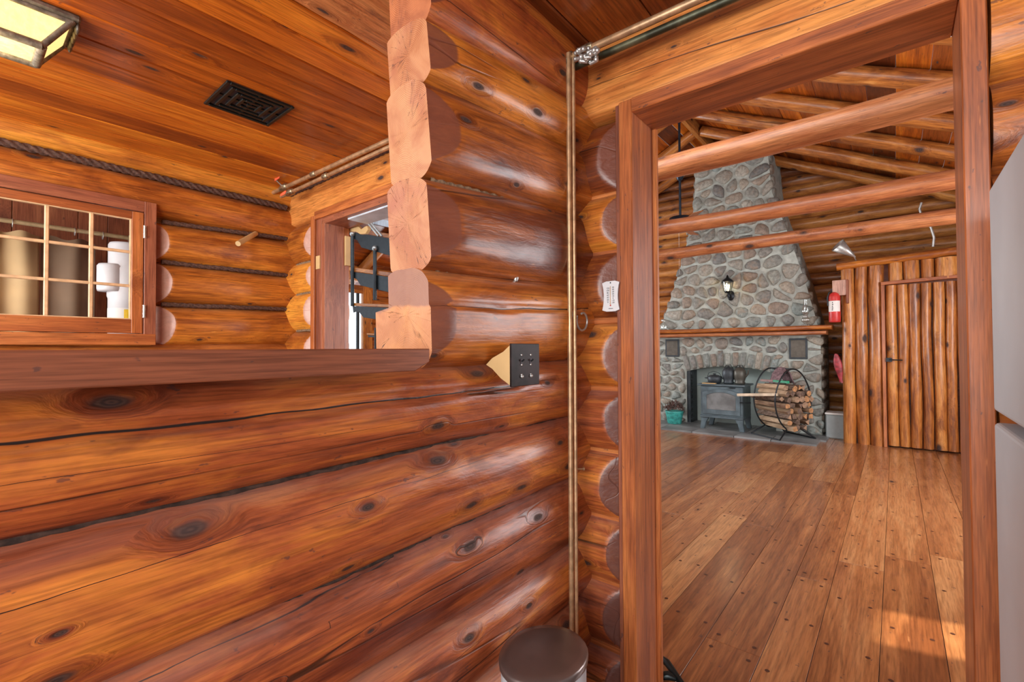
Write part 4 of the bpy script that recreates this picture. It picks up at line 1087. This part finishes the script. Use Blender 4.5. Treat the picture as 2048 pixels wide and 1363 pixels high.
# lamps on the closet rail
cl = empty('cone_lamp', P(1705, 512, 'y', 6.9), 'grey metal cone spotlight pointing up on the closet rail', 'lamp')
a = P(1708, 512, 'y', 6.88); b = P(1675, 490, 'y', 6.80)
mm, L = frame(a, b)
s = MB(); s.lathe([(.006, -L/2-.02), (.02, -L/2+.02), (.085, L/2), (.08, L/2), (.015, -L/2+.03)], (0, 0, 0), 24, axis='x'); s.build('shade', M['steel'], cl, 0, mm)
MB().tube([a, a+Vector((.01, .02, -.03)), P(1712, 520, 'y', 6.93)], .006, 8).build('stem', M['steel'], cl)
gn = empty('gooseneck_lamp', P(1865, 490, 'y', 6.93), 'thin bent metal gooseneck rising behind the tie beam from the closet rail', 'lamp')
MB().tube([P(*q, 'y', 6.93) for q in ((1866, 493), (1868, 475), (1862, 455), (1851, 440), (1843, 430), (1839, 418), (1843, 405))], .012, 10).build('neck', M['steel'], gn)

# wall lantern on the chimney
wl = empty('wall_lantern', (-1.83, 7.1, 1.98), 'small black carriage lantern glowing on the chimney stones', 'lantern')
c = P(1455, 572, 'y', 7.08); cx, cz = c.x, c.z
s = MB()
for k in range(6):
    a = 2*PI*k/6+.3; s.tube([(cx+.045*math.cos(a), 7.08+.045*math.sin(a), cz-.075), (cx+.075*math.cos(a), 7.08+.075*math.sin(a), cz+.055)], .005, 6)
s.lathe([(.08, cz+.055), (.085, cz+.062), (.05, cz+.10), (.02, cz+.12), (.012, cz+.15), (0, cz+.165)], (cx, 7.08, 0), 12)
s.lathe([(0, cz-.10), (.03, cz-.095), (.05, cz-.075)], (cx, 7.08, 0), 12); s.build('cage', M['black'], wl)
for q in (-.018, .02): MB().lathe([(0, cz-.06), (.010, cz-.055), (.013, cz-.01), (.006, cz+.02), (0, cz+.03)], (cx+q, 7.08, 0), 10).build('bulb', M['bulb'], wl)
MB().lathe([(.045, cz-.073), (.073, cz+.055)], (cx, 7.08, 0), 6).build('pane', M['clear'], wl)
s = MB(); s.tube([(cx, 7.08, cz-.095), (cx+.005, 7.08, cz-.15), (cx+.02, 7.13, cz-.17), (cx+.02, 7.17, cz-.12)], .009, 8)
s.lathe([(0, -.04), (.045, -.04), (.05, -.02), (0, -.015)], (cx+.02, 7.2, cz-.13), 14, axis='y', sy=1.5); s.build('bracket', M['black'], wl)
ll = bpy.data.lights.new('lantern_light', 'POINT'); ll.energy = 2.5; ll.color = (1, .7, .4); ll.shadow_soft_size = .03
lo = bpy.data.objects.new('lantern_light', ll); COL.objects.link(lo); lo.location = (cx, 6.98, cz)

ol = empty('oil_lamp', (-.92, 7.05, 1.44), 'clear glass oil lamp with tall chimney on the right of the mantel', 'oil lamp')
c = P(1611, 640, 'y', 7.03); cx = c.x
MB().lathe([(0, 1.437), (.05, 1.437), (.052, 1.445), (.018, 1.46), (.02, 1.47), (.048, 1.49), (.05, 1.52), (.03, 1.545), (.0, 1.548)], (cx, 7.03, 0), 20).build('font', M['clear'], ol)
MB().lathe([(.026, 1.545), (.028, 1.56), (0, 1.57)], (cx, 7.03, 0), 16).build('burner', M['steel'], ol)
MB().lathe([(.022, 1.56), (.04, 1.60), (.042, 1.63), (.026, 1.69), (.02, 1.77)], (cx, 7.03, 0), 20).build('chimney', M['clear'], ol)
gj = empty('glass_jar', (-2.9, 7.05, 1.44), 'small clear glass jar at the left end of the mantel beside the jamb', 'jar')
c = P(1327, 640, 'y', 7.03); cx = c.x
MB().lathe([(0, 1.438), (.045, 1.438), (.048, 1.46), (.048, 1.53), (.03, 1.55), (.03, 1.58)], (cx, 7.03, 0), 16).build('body', M['clear'], gj)
MB().lathe([(.032, 1.575), (.032, 1.60), (0, 1.605)], (cx, 7.03, 0), 16).build('lid', M['steel'], gj)

# ceiling fan
cf = empty('ceiling_fan', (RX, 6.3, 2.9), 'black ceiling fan on a long rod with orange blades above the tie beams', 'ceiling fan')
FYY = 6.25; fx = P(1359, 300, 'y', FYY).x
ztop = RZ-.12
MB().tube([(fx, FYY, ztop), (fx, FYY, 2.86)], .016, 10).build('rod', M['fan'], cf)
MB().lathe([(0, ztop+.06), (.065, ztop+.06), (.06, ztop-.0), (.02, ztop-.05), (0, ztop-.05)], (fx, FYY, 0), 16).build('canopy', M['fan'], cf)
zc = P(1359, 352, 'y', FYY).z
MB().lathe([(.016, zc+.04), (.07, zc+.035), (.075, zc+.01), (.045, zc-.02), (.035, zc-.05), (.016, zc-.06)], (fx, FYY, 0), 16).build('coupling', M['fan'], cf)
zm = P(1359, 437, 'y', FYY).z
MB().lathe([(0, zm+.04), (.05, zm+.03), (.14, zm+.01), (.15, zm-.06), (.10, zm-.12), (0, zm-.13)], (fx, FYY, 0), 24).build('motor', M['fan'], cf)
for k in range(5):
    a = math.radians(20+72*k); d = Vector((math.cos(a), math.sin(a), 0)); u = Vector((-math.sin(a), math.cos(a), .22))
    c0 = Vector((fx, FYY, zm-.10))
    MB().prism([c0+d*.20-u*.05, c0+d*.62-u*.065, c0+d*.64+u*.065, c0+d*.20+u*.05], (0, 0, .008)).build('blade', M['blade'], cf, .002)
    MB().prism([c0+d*.10-u*.02, c0+d*.24-u*.03, c0+d*.24+u*.03, c0+d*.10+u*.02], (0, 0, .012)).build('blade_arm', M['fan'], cf)
MB().tube([(fx-.02, FYY, zm-.13), (fx-.02, FYY, zm-.75)], .0015, 6).build('pull_cord', M['paper'], cf)

# open iron staircase seen through the left doorway
sc = empty('open_staircase', (-5, 3.2, 0), 'open staircase with wooden treads on black steel brackets and hanging rods', 'staircase')
SY = 3.2
def sp(px, py): return P(px, py, 'y', SY)
def tread(pa, pb, h, br):
    a, b = sp(*pa), sp(*pb); d = (b-a); d.normalize(); e = b+d*.5
    MB().prism([a, e, e+Vector((0, 0, h)), a+Vector((0, 0, h))], (0, .28, 0)).build('tread', M['log_gold'], sc, .004)
    z = Vector((0, 0, 1))
    MB().prism([a+d*.02-z*.004, e-z*.004, e-z*br, a+d*.26-z*(br*.8), a+d*.17-z*(br*.45), a+d*.10-z*(br*.4), a+d*.04-z*(br*.5)], (0, .012, 0)).build('bracket', M['black'], sc, .002)
tread((700, 462), (775, 475), .05, .22)
tread((698, 541), (775, 552), .05, .20)
tread((703, 611), (750, 613), .035, .17)
tread((733, 669), (765, 671), .02, .06)
for px, ya, yb in ((707, 468, 612), (752, 497, 600)):
    MB().tube([sp(px, ya)+Vector((0, -.015, 0)), sp(px, yb)+Vector((0, -.015, 0))], .022, 10).build('hanging_rod', M['iron'], sc)
    MB().ball(sp(px, ya)+Vector((0, -.015, 0)), .035, 10).build('nut', M['steel'], sc)
MB().tube([sp(752, 655), sp(752, 720)], .02, 8).build('hanging_rod', M['iron'], sc)
hk = empty('wall_hook', (-2.87, 1.95, 1.95), 'curved wooden coat hook on the back edge of the left doorway', 'hook')
hy = 1.80
pp = [P(x_, y_, 'y', hy) for x_, y_ in ((694, 441), (707, 442), (716, 452), (722, 458), (729, 453), (734, 451), (736, 458), (730, 467), (720, 468), (712, 463), (694, 463))]
MB().prism(pp, (0, .025, 0)).build('hook', M['ply'], hk, .002)
lb = tag(board('landing_joist', None, P(722, 436, 'y', 3.4), P(800, 452, 'y', 3.0), .08, .07, M['whitebeam']), 'short pale joist in the stairwell behind the left doorway', 'beam')
br_ = empty('diagonal_brace', (-4.9, 3.1, 2.7), 'pair of slim grey steel rods slanting behind the upper stair tread', 'brace')
for q in (0, 7): MB().tube([P(731+q, 440, 'y', 3.1), P(757+q, 472, 'y', 3.1)], .012, 8).build('rod', M['steel'], br_)

# ------------------------------------------------------------------ shelf / bar top over the low partition
cs = empty('bar_shelf', (-1.0, 0, 1.12), 'thick brown wooden bar shelf with chamfered end on top of the low log partition', 'shelf')
prof_ = [(-1.3, 1.100), (-1.3, 1.152), (.70, 1.152), (.70, 1.122), (.658, 1.102)]
m2, L = frame((-.97, -1.3, 1.126), (-.97, .70, 1.126)); inv = m2.inverted()
mb = MB(); mb.prism([(-.82, y_, z_) for y_, z_ in prof_], (-.05, 0, 0)); mb.v = [tuple(inv @ Vector(v)) for v in mb.v]
mb.build('front_edge', M['counter'], cs, .002, m2)
wbox('top_board', cs, (-1.32, -1.3, 1.108), (-.872, .70, 1.150), M['counter'], .002)

# ------------------------------------------------------------------ things on the partition
# wooden box with a bronze double switch plate
sw = empty('switch_box', (-.9, 1.1, 1.1), 'pine wedge box with dark bronze four-gang switch plate on the partition logs', 'switch')
a, b, c, d = (P(*q, 'x', -.875) for q in ((1022, 690), (1076, 687), (1076, 768), (1022, 770)))
y0, y1, z0, z1 = a.y, b.y, c.z+.002, b.z-.002
yb0 = P(996, 720, 'x', -.95).y
MB().prism([(-.878, y0, z0+.002), (-.878, y0, z1-.002), (-.905, y0, z1-.022), (-.95, y0, z1-.042), (-.975, y0, (z0+z1)/2), (-.95, y0, z0+.05), (-.915, y0, z0+.022)], (0, y1-y0, 0)).build('wedge_box', M['ply'], sw, 0)
pl = MB().prism([(-.872, y0-.003, z0-.002), (-.872, y1+.003, z0-.002), (-.872, y1+.003, z1+.002), (-.872, y0-.003, z1+.002)], (-.007, 0, 0)).build('plate', M['switch'], sw, .0015)
for q in (0.34, .68):
    yy = lerp(y0, y1, q)
    for r_ in (.26, .5, .74):
        zz = lerp(z1, z0, r_)
        MB().lathe([(0, .004), (.003, .003), (.0035, 0)], (-.872, yy, zz), 10, axis='x').build('screw', M['steel'], sw)
    zz = lerp(z1, z0, .42)
    MB().prism([(-.873, yy-.004, zz-.009), (-.873, yy+.004, zz-.009), (-.873, yy+.004, zz+.009), (-.873, yy-.004, zz+.009)], (.003, 0, 0)).build('toggle_slot', M['ink'], sw)
    MB().tube([(-.871, yy, zz), (-.862, yy, zz+.006)], .0025, 6).build('toggle', M['black'], sw)
    MB().ball((-.870, yy, lerp(z1, z0, .78)), .0055, 10).build('push_button', M['steel'], sw)

# twin copper risers and ceiling pipes
PX, PY = -.934, 1.475
cp = empty('copper_pipes', (PX, PY, .3), 'old copper water pipes: twin riser in the corner and runs below the ceiling', 'pipe')
def pipe(pts, r=.0075, name='pipe', mat=None): return MB().tube(pts, r, 12).build(name, mat or M['copper'], cp)
zt = 2.262
pipe([(PX-.003, PY, -.1), (PX+.001, PY, zt)], .0095); pipe([(PX+.015, PY+.006, -.1), (PX+.018, PY+.006, zt-.02)], .0066)
zL, zR = 2.305, 2.250
def pipe_z(x): return lerp(zL, zR, (x+3.5)/3.04)
pipe([(-3.50, 1.5, 2.300), (.9, 1.5, 2.262-.03)], .0135); pipe([(-.98, 1.53, 2.238), (.9, 1.53, 2.21)], .0135, 'pipe', plain('dark_green_copper', (.10, .10, .06), .4, .6, var=.6, scale=12))  # the second run behind has a dark green tone
pipe([(-3.36, 1.5, 2.243), (-1.1, 1.5, 2.238)], .0115)
for x_, z_ in ((-3.34, 2.298), (-3.25, 2.243), (-2.9, 2.293), (-2.75, 2.242), (-.955, 2.264), (-.87, 2.262), (-.42, 2.256)):
    MB().tube([(x_-.028, 1.5, z_), (x_-.022, 1.5, z_), (x_+.022, 1.5, z_), (x_+.028, 1.5, z_)], [.0145, .0185, .0185, .0145], 14).build('coupling', M['solder'], cp)
MB().tube([(-.942, 1.49, 2.262), (-.938, 1.478, 2.235), (-.935, 1.475, 2.20)], [.016, .014, .009], 12).build('tee', M['solder'], cp)
for x_, z_, hx, hz, hy_ in ((-3.31, 2.30, .03, .035, -.03), (-3.22, 2.243, .06, -.035, -.03)):
    MB().tube([(x_-.04, 1.5, z_), (x_-.03, 1.5, z_), (x_+.03, 1.5, z_), (x_+.04, 1.5, z_)], [.015, .022, .022, .015], 12).build('valve', M['solder'], cp)
    s = MB(); s.tube([(x_, 1.49, z_), (x_, 1.47+hy_, z_+hz)], .005, 8); s.build('valve_stem', M['steel'], cp)
    s = MB(); e = Vector((x_, 1.47+hy_, z_+hz)); s.prism([e+Vector((-.008, 0, -.008)), e+Vector((-.008, 0, .010)), e+Vector((.06, -.0, .028*(1 if hz > 0 else .6))), e+Vector((.075, 0, .012)), e+Vector((.055, 0, -.004))], (0, -.006, 0)); s.build('valve_handle', M['redh'], cp, .002)
# lead-like cluster of galvanised wing nuts hanging at the tee
vc = empty('hook_cluster', (-.87, 1.47, 2.22), 'tangle of shiny metal fittings on the ceiling pipe above the riser', 'fittings')
random.seed(4)
for i in range(12):
    c = P(1155+random.uniform(0, 34), 98+random.uniform(0, 30), 'y', 1.46+random.uniform(-.02, .02))
    s = MB(); s.tube([c+Vector((-.012, 0, random.uniform(-.008, .008))), c+Vector((.012, random.uniform(-.01, .01), random.uniform(-.008, .008)))], .007, 10); s.ball(c+Vector((.012, 0, 0)), .010, 10); s.ball(c+Vector((-.012, 0, .002)), .0085, 10)
    s.build('fitting', M['steel'], vc)
MB().tube([(-.87, 1.49, 2.262), (-.872, 1.47, 2.215)], .010, 10).build('stem', M['steel'], vc)
eh = empty('eye_hook', (-.93, 1.5, 1.25), 'large steel screw eye hanging on the partition log beside the riser pipe', 'hook')
cc = P(1162, 643, 'x', -.925); pts = []
for i in range(22):
    a = PI*.80+2*PI*i/22*.97
    pts.append((cc.x+.012*i/22, cc.y+.033*math.cos(a), cc.z+.033*math.sin(a)))
pts = [P(1143, 622, 'x', -.94), P(1146, 632, 'x', -.93)]+pts
MB().tube(pts, .0042, 8).build('eye', M['steel'], eh)
bt = MB(); c = P(1160, 937, 'x', -.935); bt.tube([c+Vector((-.05, -.05, 0)), c+Vector((.01, .01, .0))], .0042, 8); bt.tube([c+Vector((.008, .008, 0)), c+Vector((.012, .012, 0))], .007, 8)
tag(bt.build('bolt', M['copper']), 'brass bolt sticking out of the corner logs low beside the riser', 'bolt')
bt = MB(); c = P(1027, 556, 'x', -.99); bt.lathe([(0, .012), (.008, .010), (.010, 0), (.006, -.01)], c+Vector((.01, 0, -.002)), 12)
tag(bt.build('plug', M['steel']), 'small round metal plug in the seam between upper partition logs', 'plug')
# thermometer
th = empty('thermometer', P(1221, 592, 'y', 1.60), 'white waisted wall thermometer on the log beside the doorway casing', 'thermometer')
TY = 1.598; cx, cz = P(1221, 592, 'y', TY).x, P(1221, 592, 'y', TY).z
pts = []
for i in range(9):
    t = -1+i/4; pts.append((.029+.007*t*t, t*.052))
out = [(cx+a, TY, cz+b) for a, b in pts]+[(cx+.018, TY, cz+.058), (cx-.018, TY, cz+.058)]+[(cx-a, TY, cz+b) for a, b in pts[::-1]]+[(cx-.018, TY, cz-.058), (cx+.018, TY, cz-.058)]
th_b = MB().prism(out, (0, .008, 0)).build('plate', M['white'], th, .001)
MB().tube([(cx, TY-.002, cz-.035), (cx, TY-.002, cz+.038)], .0012, 6).build('tube', M['copper'], th)
MB().ball((cx, TY-.001, cz-.035), .003, 8).build('bulb', M['red'], th)
MB().ball((cx, TY-.000, cz+.051), .0028, 8).build('screw', M['iron'], th)
def text(name, body, loc, size, mat, parent, rot):
    c_ = bpy.data.curves.new(name, 'FONT'); c_.body = body; c_.size = size; c_.align_x = 'CENTER'; c_.extrude = .0002
    c_.materials.append(mat); t_ = bpy.data.objects.new(name, c_)
    o_ = bpy.data.objects.new(name, bpy.data.meshes.new_from_object(t_)); bpy.data.objects.remove(t_)
    m3 = Matrix.Translation(Vector(loc)) @ rot; link(o_, parent, m3); return o_
RF = Matrix.Rotation(PI/2, 4, 'X')
for i, n_ in enumerate(('120', '100', '80', '60', '40', '20', '0')):
    text('scale_number', n_, (cx-.011, TY-.0008, cz+.028-.0088*i), .0085, M['ink'], th, RF)
for i, n_ in enumerate(('50', '40', '30', '20', '10', '0', '-10', '-20')):
    text('scale_number', n_, (cx+.011, TY-.0008, cz+.030-.0082*i), .0085, M['ink'], th, RF)
for i in range(16): wbox('tick', th, (cx-.004, TY-.0008, cz-.028+.004*i), (cx-.002, TY-.0002, cz-.0273+.004*i), M['ink'], 0)
wbox('tick', th, (cx-.008, TY-.0008, cz-.0475), (cx+.010, TY-.0002, cz-.0455), M['ink'], 0)
# wooden peg in the window wall
pe = MB(); a = P(509, 467, 'x', -3.42); b = P(476, 488, 'x', -3.30)
a = Vector((-3.47, 1.35, 1.93)); b = Vector((-3.30, 1.21, 1.885))
a = P(506, 470, 'x', -3.48); b = P(476, 487, 'x', -3.33)
pe.tube([a+(a-b)*.2, b], .017, 14)
tag(pe.build('wooden_peg', M['ply'], None, .003), 'pale round wooden peg sticking out of the log above the rope', 'peg')

# ceiling vent grille
vt = empty('ceiling_vent', (-2.41, .9, 2.33), 'black cast iron vent grille with nested frames in the board ceiling', 'vent')
x0, x1, y0, y1 = -2.535, -2.245, .765, 1.065
VZ = 2.339
MB().box((x0+.004, y0+.004, VZ-.001), (x1-.004, y1-.004, VZ+.0)).build('backing', M['ink'], vt)
for k in range(5):
    i0 = .034*k; w_ = .017
    if k == 4: 
        MB().box((x0+i0, y0+i0, VZ-.012), (x1-i0, y1-i0, VZ-.002)).build('centre_plate', M['grill'], vt, .002); break
    s = MB(); a0, a1, b0, b1 = x0+i0, x1-i0, y0+i0, y1-i0
    s.box((a0, b0, VZ-.012), (a1, b0+w_, VZ-.002)); s.box((a0, b1-w_, VZ-.012), (a1, b1, VZ-.002)); s.box((a0, b0+w_, VZ-.012), (a0+w_, b1-w_, VZ-.002)); s.box((a1-w_, b0+w_, VZ-.012), (a1, b1-w_, VZ-.002))
    s.build('frame_bar', M['grill'], vt, .003)
s = MB(); s.box(((x0+x1)/2-.006, y0, VZ-.008), ((x0+x1)/2+.006, y1, VZ-.002)); s.box((x0, (y0+y1)/2-.006, VZ-.008), (x1, (y0+y1)/2+.006, VZ-.002)); s.build('cross_bar', M['grill'], vt, .001)

# ceiling lantern
clp = empty('ceiling_light', (-2.2, 0, 2.3), 'box-shaped hammered metal ceiling light with glowing amber rippled glass', 'ceiling light')
x0, x1, y0, y1 = -2.43, -2.235, -.285, .27
zb, zt = 2.20, 2.34
c1 = [(x0, y0), (x1, y0), (x1, y1), (x0, y1)]
ins = .016
c0 = [(x0+ins, y0+.075), (x1-ins, y0+.075), (x1-ins, y1-.075), (x0+ins, y1-.075)]
s = MB()
s.box((x0-.02, y0-.02, zt-.022), (x1+.02, y1+.02, zt)); s.build('backplate', M['pewter'], clp, .006)
s = MB()
for i in range(4):
    a, b = c0[i], c0[(i+1) % 4]; A_, B_ = c1[i], c1[(i+1) % 4]
    s.tube([(a[0], a[1], zb), (b[0], b[1], zb)], .014, 8); s.tube([(a[0], a[1], zb), (A_[0], A_[1], zt-.02)], .010, 8)
    s.tube([(A_[0], A_[1], zt-.024), (B_[0], B_[1], zt-.024)], .010, 8)
ymid = (y0+y1)/2; xm = (x0+x1)/2
s.build('frame', M['pewter'], clp)
for i in range(4):
    a, b = c0[i], c0[(i+1) % 4]; A_, B_ = c1[i], c1[(i+1) % 4]
    MB().add([(a[0], a[1], zb), (b[0], b[1], zb), (B_[0], B_[1], zt-.025), (A_[0], A_[1], zt-.025)], [(0, 1, 2, 3)]).build('side_pane', M['amber'], clp)
if True:
        xa, xb, ya, yb = c0[0][0], c0[1][0], c0[0][1], c0[2][1]
        MB().add([(xa, ya, zb), (xb, ya, zb), (xb, yb, zb), (xa, yb, zb)], [(0, 1, 2, 3)]).build('bottom_pane', M['amber'], clp)
for k in range(5):
    xx = lerp(x0+.02, x1-.02, k/4); MB().ball((xx, y1+.014, zt-.03), .022, 10, sc=(1, .35, 1)).build('scallop', M['pewter'], clp)
ll = bpy.data.lights.new('ceiling_lamp_light', 'POINT'); ll.energy = 5; ll.color = (1, .75, .42); ll.shadow_soft_size = .08
lo = bpy.data.objects.new('ceiling_lamp_light', ll); COL.objects.link(lo); lo.location = (-2.24, 0, 2.1)

# lidded metal can in the corner
tc = empty('step_can', (-.78, 1.1, 0), 'brushed metal bin with a smooth brown half-round lid in the corner below the riser', 'bin')
cz = .30
pts2 = []
ccx, ccy = -.775, 1.075; rr = .135
def canring(r, z):
    out = []
    for k in range(32):
        a = 2*PI*k/32; out.append((ccx+r*math.cos(a)*.86, ccy+r*math.sin(a), z))
    return out
def loft(rings, name, mat, cap=True, capb=False):
    n = len(rings[0]); mb = MB(); vs = [p for r in rings for p in r]
    mb.add(vs, [(i*n+k, i*n+(k+1) % n, (i+1)*n+(k+1) % n, (i+1)*n+k) for i in range(len(rings)-1) for k in range(n)], 0, True)
    if cap: mb.add(rings[-1], [list(range(n))], 0, True)
    if capb: mb.add(rings[0], [list(range(n))[::-1]], 0)
    return mb.build(name, mat, tc)
loft([canring(rr-.004, -LIFT), canring(rr-.004, cz-.022)], 'body', M['brushed'])
loft([canring(rr+.002, cz-.02), canring(rr+.003, cz-.006), canring(rr-.002, cz), canring(rr*.8, cz+.004), canring(rr*.4, cz+.006), canring(rr*.05, cz+.007)], 'lid', M['can'])

# dark iron thing on the floor beyond the left jamb
ds = empty('boot_jack', (-.63, 1.66, 0), 'dark iron cross-shaped boot scraper lying on the floor by the left jamb', 'boot scraper')
a = P(1318, 1312, 'z', .02); b = P(1368, 1372, 'z', .02)
MB().tube([a, lerp(a, b, .35)+Vector((0, 0, .012)), b], [.010, .013, .010], 10).build('bar', M['grill'], ds)
c = P(1325, 1352, 'z', .015)
MB().tube([c+Vector((-.015, -.01, 0)), c+Vector((.02, .0, .012)), lerp(a, b, .8)], [.012, .014, .006], 10).build('arm', M['grill'], ds)

# refrigerator on the right, its side towards the opening
fr = empty('refrigerator', (.5, .6, 0), 'brushed steel refrigerator with upper and lower doors beside the doorway', 'refrigerator')
QX = .162
MB().box((QX+.05, .2, -LIFT+.02), (QX+.74, 1.40, 1.475)).build('cabinet', M['brushed'], fr, .01, segs=2)
MB().box((QX, .22, 1.012), (QX+.048, 1.435, 1.492)).build('upper_door', M['brushed'], fr, .008, segs=3)
MB().box((QX, .22, -LIFT+.06), (QX+.048, 1.435, .988)).build('lower_door', M['brushed'], fr, .008, segs=3)
MB().box((QX+.01, .23, -LIFT), (QX+.72, 1.38, -LIFT+.06)).build('plinth', M['black'], fr)

# ------------------------------------------------------------------ join the two surveys on one floor
# the great room was measured in units of GREAT metres, the kitchen in metres from LIFT above the floor
FAR = {'floor', 'wall_far', 'wall_far_left', 'door_3', 'wall_right', 'roof', 'wall_closet', 'door_4', 'fireplace', 'hearth', 'mantel_shelf',
       'wood_stove', 'cooking_pot', 'kettle', 'wooden_trivet', 'flower_pot', 'log_rack', 'firewood_log', 'kindling_stick', 'hatchet', 'hearth_cloth',
       'waste_bin', 'fire_extinguisher', 'extinguisher_bracket', 'red_bag', 'cone_lamp', 'gooseneck_lamp', 'wall_lantern', 'oil_lamp', 'glass_jar',
       'ceiling_fan', 'boot_jack', 'great_room_fill_light', 'lantern_light'}
for o in list(COL.objects):
    if o.parent is not None or o.type == 'CAMERA' or o.name == 'sun': continue
    bpy_name = o.name.split('.')[0]
    if bpy_name in FAR:
        if o.type == 'LIGHT':
            o.location = o.location*GREAT
        else: o.matrix_basis = Matrix.Scale(GREAT, 4) @ o.matrix_basis
    else:
        o.location.z += LIFT
